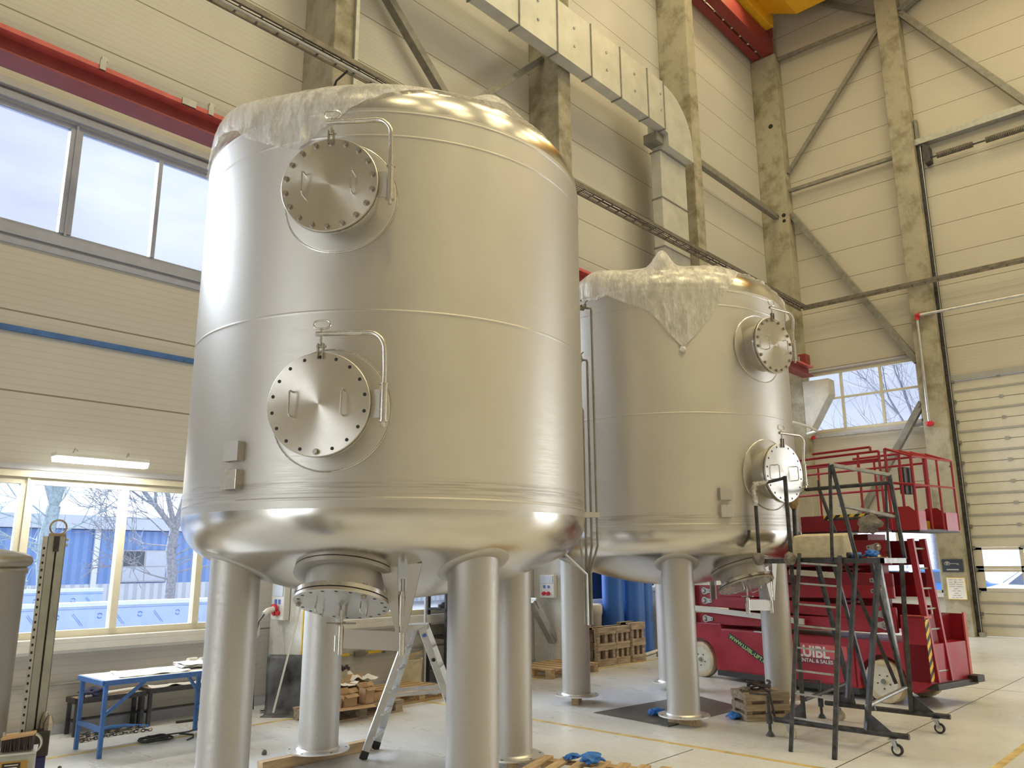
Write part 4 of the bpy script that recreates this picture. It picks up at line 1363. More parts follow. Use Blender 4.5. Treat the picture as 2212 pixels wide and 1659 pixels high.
# ================================================================== ROLLING WORK PLATFORM
pf = thing('work_platform', 'dark steel rolling work platform with ladder in front of the red lift', 'work platform', (8.65, 3.3, 0))
def pbar(p, q, w=.04, name='frame_member', mt='steel_dark'):
    return MB().bar(p, q, w, w).build(name, mt, pf, smooth=False, bevel=.003)
def ptube(p, q, r=.021, name='handrail', mt='steel_dark'):
    return MB().tube([p, q], r, 10).build(name, mt, pf)
PZ = 1.73
X0, X1 = 8.36, 9.02
YR, YL = 2.80, 3.72
for x, lab in ((8.02, 'n'), (9.30, 'f')):
    ptube((x, 2.60, .165), (x, 3.87, .165), .026, 'base_tube')
    for y in (2.73, 3.74):
        xx = x - .04 if y < 3 else x + .02
        c = MB().box((xx - .035, y - .035, .13), (xx + .035, y + .035, .142)).build('castor_plate', 'steel_bare', pf, smooth=False)
        m = MB()
        for dx in (-.022, .018):
            m.bar((xx + dx, y, .13), (xx + dx, y - .03, .055), .004, .035, (0, 1, 0))
        m.build('castor_fork', 'steel_bare', c, smooth=False)
        MB().cyl((xx - .014, y - .03, .052), (xx + .014, y - .03, .052), .050, 24).build('castor_wheel', 'rubber' if y < 3 else 'tyre', c)
        MB().cyl((xx - .016, y - .03, .052), (xx + .016, y - .03, .052), .032, 20).build('castor_hub', 'hub', c)
    j = MB().cyl((x, 3.92, .03), (x, 3.92, .40), .016, 10).build('jack_post', 'steel_dark', pf)
    MB().cyl((x, 3.92, .12), (x, 3.92, .22), .03, 12).build('jack_sleeve', 'steel_dark', j)
    MB().lathe([(0, .001), (.045, .001), (.04, .015), (.02, .045), (0, .045)], 16, (x, 3.92)).build('jack_foot', 'steel_dark', j)
    MB().tube([(x, 3.92, .39), (x, 4.12, .385)], .009, 8).build('jack_handle', 'steel_dark', j)
# splayed legs
for x, xt in ((8.02, X0), (9.30, X1)):
    pbar((x, 2.97, .17), (xt, YR + .02, PZ), .042, 'leg')
    pbar((x, 3.56, .17), (xt, YL, PZ), .042, 'leg')
    for y, s in ((2.97, -1), (3.56, 1)):
        MB().prism([(y, .17), (y, .36), (y + s * .22, .19), (y + s * .22, .17)], x - .006, x + .006, lambda u, v, w: (w, u, v)).build('gusset', 'steel_dark', pf, smooth=False)
pbar((8.36, 3.28, PZ), (8.34, 3.00, .30), .035, 'diagonal')
pbar((X0 + .02, 3.05, PZ), (8.12, 3.16, .42), .035, 'diagonal')
pbar((X1, 3.42, PZ), (9.20, 3.06, .45), .035, 'diagonal')
pbar((X1, 3.05, PZ), (9.2, 2.99, .42), .035, 'diagonal', 'steel_bare')
pbar((8.7, 3.02, PZ), (9.2, 2.98, .40), .035, 'diagonal')
ptube((8.05, 2.96, .38), (9.22, 2.97, .42), .02, 'cross_tube', 'steel_bare')
ptube((8.05, 3.55, .38), (9.22, 3.55, .42), .02, 'cross_tube')
# deck frame
MB().box((X0 - .03, YR - .03, PZ - .05), (X0, 4.10, PZ)).build('deck_edge', 'steel_dark', pf, smooth=False)
MB().box((X1, YR - .03, PZ - .05), (X1 + .03, YL, PZ)).build('deck_edge', 'steel_dark', pf, smooth=False)
MB().box((X0 - .03, YR - .03, PZ - .05), (X1 + .03, YR, PZ)).build('deck_edge', 'steel_bare', pf, smooth=False)
MB().box((X0 - .03, YL, PZ - .05), (X1 + .03, YL + .03, PZ)).build('deck_edge', 'steel_dark', pf, smooth=False)
MB().box((X0, YR, PZ - .012), (X1, YL, PZ + .002)).build('deck_plate', 'steel_dark', pf, smooth=False)
# ladder
la0, la1 = Vector((7.507, 3.484, 0)), Vector((8.31, 3.60, PZ + .05))
lb0, lb1 = Vector((7.475, 3.07, 0)), Vector((8.31, 3.18, PZ + .02))
pbar(la0, la1, .034, 'ladder_stile'); pbar(lb0, lb1, .04, 'ladder_stile')
for k in range(8):
    f = .155 + k * .113
    MB().cyl(la0.lerp(la1, f), lb0.lerp(lb1, f), .010, 8).build('ladder_rung', 'steel_bare', pf)
# handrails
ptube((8.33, 4.06, 1.70), (8.30, 4.04, 2.52), .02)
ptube((8.33, 3.70, 1.70), (8.33, 3.70, 2.60), .022)
ptube((8.30, 4.04, 2.52), (8.33, 3.70, 2.58), .018)
ptube((9.03, 3.95, 1.73), (9.03, 3.93, 2.34), .024)
ptube((9.03, 3.93, 2.50), (9.03, 2.83, 2.52), .022)
ptube((9.03, 3.62, 2.50), (9.03, 3.45, 1.9), .020)
ptube((9.03, 3.62, 2.50), (9.03, 3.62, 2.60), .014)
ptube((8.34, 3.21, 2.68), (8.33, 3.27, 1.70), .018)
ptube((8.34, 3.19, 2.68), (8.36, 3.03, 1.70), .022)
ptube((8.34, 3.20, 2.68), (9.03, 2.85, 2.60), .022, mt='steel_bare')
ptube((8.34, 3.14, 2.26), (9.03, 2.84, 2.16), .02, mt='steel_bare')
ptube((9.03, 3.45, 2.16), (9.03, 2.84, 2.16), .016)
ptube((9.03, 2.85, 2.60), (9.04, 2.79, 1.72), .024)
ptube((9.0, 2.89, 2.5), (8.98, 2.93, 1.73), .014)
# wrapping on the rails
def blobthing(name, c, r, mt, lab, cat, seed, amp=.35, parent=None):
    o = MB().blob(c, r, seed, amp, 3, 2.5).build(name, mt, parent)
    if parent is None:
        tag(o, lab, cat)
    return o
MB().tube([(8.30, 4.045, 2.30), (8.295, 4.045, 2.48), (8.30, 4.03, 2.53), (8.32, 3.88, 2.555)], .03, 10, radii=[.026, .034, .04, .024]).build('foil_wrap', 'foil', pf)
MB().blob((9.03, 3.93, 2.42), (.05, .06, .14), 4, .35, 3, 2.5).build('cardboard_wrap', 'card', pf)
MB().blob((9.03, 3.86, 2.50), (.05, .09, .05), 6, .4, 3, 3).build('foil_wrap', 'foil', pf)
for i, (y, z) in enumerate(((4.05, 1.70), (3.70, 1.70))):
    blobthing('rag_knot', (8.30, y, z + .03), (.06, .06, .07), 'rag', ('knotted rag tied at the left end of the platform edge', 'knotted rag tied beside the foam block on the platform edge')[i], 'rag', 11 + i)
o = MB().blob((9.0, 3.10, 2.09), (.045, .12, .10), 8, .5, 3, 2.4).build('hanging_rag', 'rag')
tag(o, 'grey rag slung over the middle rail of the work platform', 'rag')
o = MB().hull([(8.52, 3.80, PZ + .004), (8.52, 3.20, PZ + .004), (8.90, 3.24, PZ + .004), (8.90, 3.84, PZ + .004), (8.56, 3.76, PZ + .24), (8.56, 3.22, PZ + .24), (8.90, 3.24, PZ + .27), (8.90, 3.80, PZ + .27)],
              [(0, 1, 2, 3), (4, 5, 6, 7), (0, 4, 5, 1), (1, 5, 6, 2), (2, 6, 7, 3), (3, 7, 4, 0)]).build('foam_block', 'foam', smooth=False, bevel=.012)
tag(o, 'cream foam block resting on the work platform', 'foam block')
def glove(c, s, seed, lab, rz=0, squash=1.0):
    """crumpled disposable glove: palm bundle with loose fingers"""
    m = MB()
    m.blob((0, 0, .5 * s * squash), (s, .75 * s, .45 * s * squash), seed, .55, 3, 1.8)
    r2 = random.Random(seed)
    for k in range(4):
        a = -.6 + k * .42
        p = [(math.cos(a) * s * (.6 + .28 * q), math.sin(a) * s * (.6 + .28 * q), max(.14 * s, (.55 - .13 * q) * s * squash + r2.uniform(-.05, .05) * s)) for q in range(4)]
        m.tube(p, .1 * s, 8, radii=[.15 * s, .14 * s, .13 * s, .08 * s])
    m.b.transform(Matrix.Translation(c) @ Matrix.Rotation(rz, 4, 'Z'))
    o = m.build('disposable_glove', 'glove_blue', ang=70)
    return tag(o, lab, 'glove')
glove((8.22, 5.36, .006), .085, 3, 'crumpled blue glove beside the middle foot plate of the far tank', 2.4, .9)
glove((8.60, 4.62, .001), .085, 5, 'crumpled blue glove on the floor beside the stacked timber crate', .6, .9)
glove((5.44, 4.20, .136), .095, 7, 'large crumpled blue glove on the slatted pallet at the bottom edge', .2, 1)
glove((5.50, 4.42, .134), .06, 9, 'small crumpled blue glove on the slatted pallet at the bottom edge', 2.8, .8)
glove((8.62, 2.97, PZ + .004), .065, 12, 'crumpled blue and white glove on the work platform deck', 1.2, 1.3)
o = MB().tube([(8.42, 3.14, PZ + .03), (8.50, 3.04, PZ + .03)], .03, 14).build('tape_roll', 'blue_paint')
tag(o, 'small blue roll lying on the work platform next to the foam block', 'tape roll')
MB().tube([(8.415, 3.146, PZ + .03), (8.435, 3.122, PZ + .03)], .0305, 14).build('dark_cap', 'cloth_dark', o)
o = MB().box((8.5, 2.79, PZ + .004), (8.54, 2.98, PZ + .012)).build('wood_slat', 'wood', smooth=False)
tag(o, 'thin wooden slat lying on the right end of the work platform', 'slat')

# ================================================================== PALLETS AND TIMBER
def pallet(name, lab, loc, rz, L=1.2, W=.8, h=.13, mt='wood', slats=5, group=None):
    t = thing(name, lab, 'pallet', loc, rz, group)
    T = wmat(t)
    sw = W / slats * (.68 if slats < 7 else .55)
    for k in range(slats):
        y = -W / 2 + sw / 2 + k * (W - sw) / (slats - 1)
        MB(T).box((-L / 2, y - sw / 2, h - .02), (L / 2, y + sw / 2, h)).build('deck_board', mt, t, smooth=False, bevel=.002)
    for x in (-L / 2 + .06, 0, L / 2 - .06):
        MB(T).box((x - .05, -W / 2, h - .038), (x + .05, W / 2, h - .02)).build('cross_board', mt, t, smooth=False, bevel=.002)
        for y in (-W / 2 + .06, 0, W / 2 - .06):
            MB(T).box((x - .05, y - .05, .02), (x + .05, y + .05, h - .038)).build('block', mt, t, smooth=False, bevel=.002)
    for y in (-W / 2 + .06, 0, W / 2 - .06):
        MB(T).box((-L / 2, y - .05, .001), (L / 2, y + .05, .02)).build('bottom_board', mt, t, smooth=False, bevel=.002)
    return t
pallet('pallet', 'pale slatted pallet at the bottom edge right of the near tank leg', (5.27, 4.07, 0), D(19), .8, 1.08, .13, 'wood', 7)
pallet('pallet', 'new pale pallet behind the aluminium stepladder', (7.05, 8.48, 0), D(1.5), .95, .8, .14, 'wood', 6)
pallet('pallet', 'worn pallet under the pile of cardboard boxes', (5.90, 8.02, 0), D(0), 1.15, .55, .13, 'wood_old', 5)
pallet('pallet', 'worn flat pallet behind the left leg of the far tank', (10.2, 8.52, 0), D(90), .8, 1.2, .14, 'wood', 6)
# stack of frames standing behind the far tank, three columns
def stack(x0, x1, y0, y1, h, lab, n):
    t = thing('timber_crate', lab, 'crate', ((x0 + x1) / 2, (y0 + y1) / 2, 0))
    bh = h / n * .36
    for k in range(n + 1):
        z = k * (h - bh) / n
        MB().box((x0, y0, z + .001), (x1, y0 + .09, z + bh)).build('rail_board', 'wood_old', t, smooth=False, bevel=.004)
        MB().box((x0, y1 - .09, z + .001), (x1, y1, z + bh)).build('rail_board', 'wood_old', t, smooth=False, bevel=.004)
        if k == n:
            for q in range(4):
                yy = y0 + .1 + q * (y1 - y0 - .2) / 4
                MB().box((x0, yy, z + bh - .025), (x1, yy + .07, z + bh - .003)).build('top_board', 'wood', t, smooth=False)
        if k < n:
            for q in range(3):
                xx = x0 + .01 + (x1 - x0 - .09) * q / 2
                for yy in (y0 + .025, y1 - .08):
                    MB().box((xx, yy, z + bh), (xx + .07, yy + .068, z + (h - bh) / n)).build('spacer', 'wood_old', t, smooth=False)
    return t
stack(11.20, 11.72, 8.42, 8.72, .62, 'left bay of the weathered timber stack beside the blue cylinders', 2)
stack(11.73, 12.13, 8.42, 8.72, .62, 'middle bay of the weathered timber stack beside the blue cylinders', 2)
stack(12.14, 12.55, 8.38, 8.72, .66, 'taller right bay of the weathered timber stack beside the blue cylinders', 2)
# crate block under the strap beside the far tank
t = thing('timber_crate', 'small weathered timber crate block beside the right leg of the far tank', 'crate', (8.85, 4.42, 0), D(-38))
T = wmat(t)
for k, z in enumerate((.001, .105, .21)):
    for y in (-.19, .11):
        MB(T).box((-.26, y, z), (.26, y + .08, z + (.07 if k < 2 else .085))).build('rail_board', 'wood_old', t, smooth=False, bevel=.004)
    for x in (-.26, .18):
        MB(T).box((x, -.11, z), (x + .08, .11, z + (.07 if k < 2 else .085))).build('end_board', 'wood_old', t, smooth=False, bevel=.004)
    if k < 2:
        for x in (-.25, -.03, .19):
            for y in (-.18, .12):
                MB(T).box((x, y, z + .07), (x + .065, y + .065, z + .105)).build('spacer', 'wood_old', t, smooth=False)
m = MB()
for k in range(4):
    a = k * .3
    pts = [(8.80 + .10 * math.cos(t_ + a) * (1 + .12 * k), 4.40 + .12 * math.sin(t_ + a), .31 + .05 * abs(math.sin(t_ + k)) + .012 * k) for t_ in [q * .42 for q in range(13)]]
    m.tube(pts, .013, 6)
m.tube([(8.74, 4.34, .34), (8.72, 4.24, .30), (8.73, 4.22, .16), (8.75, 4.21, .03)], .012, 6)
o = m.build('lifting_strap', 'cloth_dark')
tag(o, 'tangled dark lifting strap lying on the small timber crate block', 'strap')
blobthing('work_glove', (8.66, 4.50, .318), (.09, .06, .03), 'rag', 'pair of grey work gloves on the left end of the crate block', 'glove', 21, .5)
# floor plate under the far tank leg
o = MB().hull([(7.87, 6.01, .001), (7.74, 4.93, .001), (9.30, 4.84, .001), (9.75, 5.80, .001), (7.87, 6.01, .006), (7.74, 4.93, .010), (9.30, 4.84, .006), (9.75, 5.80, .006)],
              [(0, 3, 2, 1), (4, 5, 6, 7), (0, 1, 5, 4), (1, 2, 6, 5), (2, 3, 7, 6), (3, 0, 4, 7)]).build('floor_plate', 'mat', smooth=False)
tag(o, 'dark thin floor plate lying under the middle leg of the far tank', 'floor plate')
# spare timbers in the background
o = timber((13.3, 8.55), .28, .2, 'short offcut of timber near the yellow line behind the far tank', 'wood_old')
o = MB().tube([(12.7, 8.62, .04), (13.7, 8.9, .04)], .03, 8).build('white_pipe', 'paint_white')
tag(o, 'white plastic pipe lying on the floor behind the far tank', 'pipe')

# ================================================================== STEPLADDER
s = thing('stepladder', 'aluminium double stepladder standing between the near tank legs', 'stepladder', (5.05, 6.1, 0))
A0 = Vector((4.70, 6.17, 0)); B0 = Vector((5.03, 6.42, 0))
A1 = Vector((5.12, 6.06, 1.10)); B1 = Vector((5.30, 6.20, 1.10))
dirw = (B0 - A0)
C0 = Vector((5.66, 5.86, 0)); E0 = Vector((5.95, 6.12, 0))
C1 = Vector((5.22, 6.01, 1.10)); E1 = Vector((5.40, 6.15, 1.10))
def stile(p, q, nm='front_stile'):
    o = MB().bar(p + (q - p).normalized() * .05, q, .022, .068, (p.x - q.x, p.y - q.y, .01)).build(nm, 'alu', s, smooth=False, bevel=.003)
    MB().bar(p, p + (q - p).normalized() * .075, .028, .074, (p.x - q.x, p.y - q.y, .01)).build('rubber_foot', 'rubber', o, smooth=False, bevel=.008)
    return o
def tread(a0, a1, b0, b1, f, out):
    p, q = a0.lerp(a1, f), b0.lerp(b1, f)
    MB().bar(p, q, .075, .024).build('tread', 'alu', s, smooth=False, bevel=.003)
for p, q in ((A0, A1), (B0, B1)): stile(p, q)
sc = stile(C0, C1, 'rear_stile'); stile(E0, E1, 'rear_stile')
for k in range(5):
    tread(A0, A1, B0, B1, .16 + .17 * k, -1)
    tread(C0, C1, E0, E1, .16 + .17 * k, 1)
top = MB().hull([A1 + Vector((-.035, .02, .03)), C1 + Vector((.045, -.03, .03)), E1 + Vector((.05, .01, .03)), B1 + Vector((-.02, .05, .03)), A1 + Vector((-.035, .02, -.02)), C1 + Vector((.045, -.03, -.02)), E1 + Vector((.05, .01, -.02)), B1 + Vector((-.02, .05, -.02))],
                [(0, 1, 2, 3), (4, 5, 6, 7), (0, 4, 5, 1), (1, 5, 6, 2), (2, 6, 7, 3), (3, 7, 4, 0)]).build('top_step', 'alu', s, smooth=False, bevel=.004)
for (a0, a1, c0, c1) in ((A0, A1, C0, C1), (B0, B1, E0, E1)):
    MB().bar(a0.lerp(a1, .47), c0.lerp(c1, .47), .008, .034).build('spreader_bar', 'alu', s, smooth=False)
# maker sticker: blue with white letters on the near rear stile
d_ = (C1 - C0).normalized(); nrm = Vector((-.62, -.78, 0)).normalized()
dd = d_
F = basis(-dd, nrm.cross(-dd).normalized(), nrm, C0.lerp(C1, .42) + nrm * .0345 * 0 + Vector((-.012, -.022, 0)))
MB(F).box((0, -.016, 0), (.26, .016, .002)).build('blue_sticker', 'blue_mark', s, smooth=False)
text('ZARGES', .036, 'white_mark', F @ Matrix.Translation((.07, -.013, .0025)), s, ext=.0005, bold=.0005)
F = basis(-dd, nrm.cross(-dd).normalized(), nrm, C0.lerp(C1, .95) + Vector((-.012, -.022, 0)))
MB(F).box((0, -.016, 0), (.028, .016, .002)).build('small_blue_square', 'blue_mark', s, smooth=False)
MB(F).cyl((.26, 0, -.001), (.26, 0, .002), .017, 20).build('round_sticker', 'black_mark', s)

# ================================================================== BLUE TABLE AND DARK BENCHES
t = thing('work_table', 'narrow blue steel work table below the left windows', 'table', (3.75, 8.3, 0))
TZ = .655
tx0, tx1, ty0, ty1 = 3.12, 4.42, 7.95, 8.56
MB().box((tx0, ty0, TZ), (tx1, ty1, TZ + .012)).build('table_top', 'paint_white', t, smooth=False)
for a, b in (((tx0, ty0), (tx1, ty0)), ((tx0, ty1), (tx1, ty1)), ((tx0, ty0), (tx0, ty1)), ((tx1, ty0), (tx1, ty1))):
    MB().bar((a[0], a[1], TZ - .012), (b[0], b[1], TZ - .012), .035, .045).build('top_frame', 'blue_paint', t, smooth=False, bevel=.003)
for (x, y) in ((3.145, 7.975), (3.145, 8.535), (4.31, 8.535), (4.39, 7.975)):
    MB().box((x - .018, y - .018, .001), (x + .018, y + .018, TZ - .03)).build('leg', 'blue_paint', t, smooth=False, bevel=.003)
MB().bar((3.145, 7.975, .24), (3.145, 8.535, .24), .03, .04).build('end_stretcher', 'blue_paint', t, smooth=False)
MB().bar((4.31, 8.535, .24), (4.39, 8.0, .24), .03, .03).build('end_stretcher', 'blue_paint', t, smooth=False)
MB().bar((3.15, 7.975, .36), (3.50, 7.975, TZ - .03), .02, .03).build('knee_brace', 'blue_paint', t, smooth=False)
MB().bar((4.30, 8.53, .40), (4.05, 8.3, TZ - .03), .02, .03).build('knee_brace', 'blue_paint', t, smooth=False)
def sheet(name, pts, z, lab, seed, mt='paper', amp=.02, nx=14, ny=6, th=.004):
    """wavy paper laid over four corners"""
    m = MB()
    P = [Vector((p[0], p[1], z)) for p in pts]
    for zz in (0, th):
        pass
    G = []
    for j in range(ny + 1):
        row = []
        for i in range(nx + 1):
            u, v = i / nx, j / ny
            p = P[0].lerp(P[1], u).lerp(P[3].lerp(P[2], u), v)
            p.z += th + amp * max(0, noise.noise(Vector((u * 3.2, v * 1.6, seed))) + .1)
            row.append(m.v(p))
        G.append(row)
    B = [[m.v(v.co - Vector((0, 0, th))) for v in row] for row in G]
    for j in range(ny):
        for i in range(nx):
            m.b.faces.new([G[j][i], G[j][i + 1], G[j + 1][i + 1], G[j + 1][i]])
            m.b.faces.new([B[j][i], B[j + 1][i], B[j + 1][i + 1], B[j][i + 1]])
    for i in range(nx):
        m.b.faces.new([G[0][i], B[0][i], B[0][i + 1], G[0][i + 1]]); m.b.faces.new([G[ny][i], G[ny][i + 1], B[ny][i + 1], B[ny][i]])
    for j in range(ny):
        m.b.faces.new([G[j][0], G[j + 1][0], B[j + 1][0], B[j][0]]); m.b.faces.new([G[j][nx], B[j][nx], B[j + 1][nx], G[j + 1][nx]])
    o = m.build(name, mt, ang=60)
    return tag(o, lab, 'paper')
TT = TZ + .013
sheet('drawing_sheet', [(3.28, 8.02), (3.95, 8.0), (4.0, 8.42), (3.36, 8.46)], TT, 'large white drawing sheet curling on the blue table', 2.2, amp=.035)
for i in range(3):
    sheet('drawing_sheet', [(3.92 + .02 * i, 8.14), (4.22 + .02 * i, 8.10), (4.28, 8.46), (4.0, 8.50)], TT + .012 * i + .016,
          ('lowest sheet of the white paper pile on the blue table', 'middle sheet of the white paper pile on the blue table', 'top sheet of the white paper pile on the blue table')[i], 5 + i, amp=.03, nx=8)
o = MB().box((4.15, 8.2, TT), (4.40, 8.5, TT + .01)).build('cardboard_sheet', 'card', smooth=False)
tag(o, 'flat brown cardboard at the right end of the blue table', 'cardboard')
for i, (x, y, lb) in enumerate(((4.14, 8.46, 'white plastic bottle lying left at the right end of the blue table'), (4.24, 8.40, 'white plastic bottle lying right at the right end of the blue table'))):
    b = MB().tube([(x, y, TT + .045), (x + .10, y + .02, TT + .045), (x + .12, y + .024, TT + .045)], .03, 14, radii=[.03, .03, .012]).build('plastic_bottle', 'paint_white')
    tag(b, lb, 'bottle')
    MB().tube([(x + .12, y + .024, TT + .045), (x + .15, y + .03, TT + .045)], .013, 10).build('cap', 'blue_mark', b)
def bench(x0, x1, y0, y1, h, lab):
    t = thing('bench', lab, 'bench', ((x0 + x1) / 2, (y0 + y1) / 2, 0))
    MB().box((x0, y0, h - .012), (x1, y1, h)).build('bench_top', 'wood_old', t, smooth=False)
    for a, b in (((x0, y0), (x1, y0)), ((x0, y1), (x1, y1)), ((x0, y0), (x0, y1)), ((x1, y0), (x1, y1))):
        MB().bar((a[0], a[1], h - .02), (b[0], b[1], h - .02), .03, .05).build('top_frame', 'steel_dark', t, smooth=False)
    for x in (x0 + .02, x1 - .02):
        for y in (y0 + .02, y1 - .02):
            MB().box((x - .018, y - .018, .001), (x + .018, y + .018, h - .04)).build('leg', 'steel_dark', t, smooth=False)
        MB().bar((x, y0, .14), (x, y1, .14), .02, .02).build('end_stretcher', 'steel_dark', t, smooth=False)
    MB().bar((x0, (y0 + y1) / 2 + .05, .14), (x1, (y0 + y1) / 2 + .05, .14), .02, .02).build('long_stretcher', 'steel_dark', t, smooth=False)
    return t
bench(3.32, 4.02, 9.12, 9.37, .36, 'left dark steel bench against the wall under the windows')
bench(4.05, 5.02, 9.10, 9.37, .38, 'right dark steel bench against the wall holding paper sheets')
blobthing('cloth_bundle', (3.50, 9.22, .405), (.13, .09, .045), 'blue_cloth' if 'blue_cloth' in MAT else 'cloth_dark', 'dark blue cloth bundle on the left end of the left bench', 'cloth', 31, .5)
o = MB().tube([(3.42, 9.16, .378), (3.70, 9.22, .382), (3.98, 9.27, .385)], .016, 8).build('paper_roll', 'paper')
tag(o, 'rolled paper lying along the left bench', 'paper roll')
sheet('paper_sheet', [(4.08, 9.12), (4.62, 9.12), (4.66, 9.32), (4.12, 9.34)], .381, 'wavy white paper sheet on the right bench', 9, amp=.03, nx=12)
sheet('paper_sheet', [(4.64, 9.12), (5.0, 9.12), (5.0, 9.34), (4.68, 9.34)], .381, 'white paper sheet at the far end of the right bench', 12, amp=.02, nx=8)
# chain pile: links laid along winding rows
ch = thing('chain_pile', 'rusty steel lifting chain heaped on the floor under the blue table', 'chain', (3.6, 8.95, 0))
nlk = 0
for r_ in range(4):
    x = 3.26 + r_ * .03
    while x < 4.0 - .05 * r_ and nlk < 96:
        f = (x - 3.26) / .8
        y = 8.83 + .07 * r_ + .03 * math.sin(x * 9 + r_) + .04 * f
        z = .014 + (.022 if r_ in (1, 2) else 0) * (1 if .15 < f < .9 else 0)
        a = .15 * math.sin(x * 13 + r_)
        up = nlk % 2
        ca, sa = math.cos(a), math.sin(a)
        pts = []
        for q in range(13):
            t_ = 2 * PI * q / 12
            u, v = .024 * math.cos(t_), .012 * math.sin(t_)
            pts.append((x + u * ca - (0 if up else v) * sa, y + u * sa + (0 if up else v) * ca, z + (v if up else 0) + .004))
        MB().tube(pts, .0052, 6, cap=False).build('chain_link', 'steel_dark' if (nlk + r_) % 3 else 'wood_old', ch)
        nlk += 1
        x += .034
o = MB().tube([(4.02, 8.98, .03), (3.8, 9.06, .05), (3.62, 9.02, .06), (3.5, 8.98, .05), (3.42, 9.05, .02)], .02, 8, radii=[.014, .022, .024, .02, .012]).build('round_sling', 'blue_paint')
tag(o, 'faded blue round sling lying on the chain heap', 'sling')
# coiled hose
m = MB()
pts = []
for q in range(96):
    a = q * .30
    R_ = .165 - .0009 * q + .02 * math.sin(q * .4)
    pts.append((3.80 + R_ * 1.05 * math.cos(a), 8.33 + R_ * .8 * math.sin(a), .009 + .00035 * q + .004 * (1 + math.sin(q * .9))))
pts += [(4.0, 8.44, .02), (4.2, 8.46, .012), (4.35, 8.56, .01), (4.5, 8.75, .01)]
m.tube(pts, .0075, 8)
m.tube([(4.10, 8.44, .012), (4.18, 8.30, .01), (4.12, 8.18, .009), (4.02, 8.10, .009)], .0075, 8)
tag(m.build('air_hose', 'cable'), 'coiled black hose on the floor in front of the chain heap', 'hose')
m = MB().tube([(4.35, 9.05, .012), (4.7, 9.0, .012), (5.1, 9.02, .012)], .014, 8)
tag(m.build('rubber_hose', 'rubber'), 'thick dark hose on the floor under the right bench', 'hose')
blobthing('metal_scrap', (4.22, 7.0, .012), (.022, .018, .028), 'tray', 'tiny metal clamp lying alone on the floor between the tank legs', 'scrap', 41, .6)

# ================================================================== BACKGROUND OBJECTS UNDER THE TANKS
# black rubber sheet leaning on the column, strut in front of it
m = MB()
G = []
NX, NY = 14, 14
for j in range(NY + 1):
    row = []
    v = j / NY
    for i in range(NX + 1):
        u = i / NX
        p = Vector((5.265, 8.775, 0)).lerp(Vector((5.69, 8.25, 0)), u)
        q = Vector((5.335, 8.91, .65)).lerp(Vector((5.75, 8.365, .65)), u)
        P = p.lerp(q, min(1, max(0, (v - .10) / .9)))
        if v < .10:
            P += Vector((-.12, -.10, 0)) * (1 - v / .10)
            P.z = .006
        P += Vector((-.6, -.5, 0)) * .035 * noise.noise(Vector((u * 2, v * 2.5, 3)))
        row.append(m.v(P))
    G.append(row)
for j in range(NY):
    for i in range(NX):
        m.b.faces.new([G[j][i], G[j][i + 1], G[j + 1][i + 1], G[j + 1][i]])
o = m.build('rubber_sheet', 'rubber_sheet', ang=70)
sd = o.modifiers.new('thickness', 'SOLIDIFY'); sd.thickness = .006; sd.offset = 0
tag(o, 'black rubber sheet leaning against the column behind the front left leg', 'rubber sheet')
o = MB().bar((5.28, 8.62, .04), (5.48, 8.45, 1.29), .022, .022).build('metal_strut', 'paint_white', smooth=False)
tag(o, 'slim white metal strut leaning in front of the black rubber sheet', 'strut')
o = MB().tube([(5.29, 8.92, .022), (5.70, 8.84, .022)], .02, 12).build('steel_tube', 'ss')
tag(o, 'short steel tube on the floor at the foot of the black sheet', 'tube')
# electrical boxes
def ebox(x, y0, y1, z0, z1, d, lab):
    t = thing('socket_box', lab, 'socket box', (x, (y0 + y1) / 2, z0))
    MB().box((x - d, y0, z0), (x - .001, y1, z1)).build('casing', 'paint_white', t, smooth=False, bevel=.01)
    MB().box((x - d - .01, y0 + .02, z0 + (z1 - z0) * .62), (x - d, y1 - .02, z1 - .02)).build('green_window', 'roof_grey', t, smooth=False, bevel=.004)
    for i in range(2):
        yy = y0 + (y1 - y0) * (.36 + .3 * i)
        MB().box((x - d - .012, yy - .018, z0 + (z1 - z0) * .42), (x - d, yy + .018, z0 + (z1 - z0) * .54)).build('blue_socket', 'blue_mark', t, smooth=False)
        MB().cyl((x - d, yy, z0 + (z1 - z0) * .2), (x - d - .035, yy, z0 + (z1 - z0) * .17), .032, 16).build('red_socket', 'red_mark', t)
    return t
ebox(10.73, 8.90, 9.22, 1.12, 1.50, .09, 'white socket box on the column behind the right tank legs')
eb = ebox(5.65, 8.98, 9.25, 1.02, 1.48, .09, 'white socket box on the column behind the front left leg')
m = MB().tube([(5.53, 9.12, 1.16), (5.42, 9.10, 1.14), (5.36, 9.08, 1.10)], .035, 12)
p_ = m.build('plug', 'paint_white', eb)
m = MB().tube([(5.53, 9.12, 1.17), (5.50, 9.115, 1.165)], .05, 16); m.build('plug_collar', 'red_mark', eb)
m = MB().tube([(5.36, 9.08, 1.10), (5.28, 9.06, 1.02), (5.24, 9.04, .85), (5.25, 9.05, .4), (5.3, 9.1, .02)], .009, 8); m.build('power_cord', 'cable', eb)
o = MB().box((5.62, 8.63, .62), (5.655, 8.649, 1.28)).build('spirit_level', 'yellow', smooth=False)
tag(o, 'yellow spirit level hanging on the column behind the rear left leg', 'spirit level')
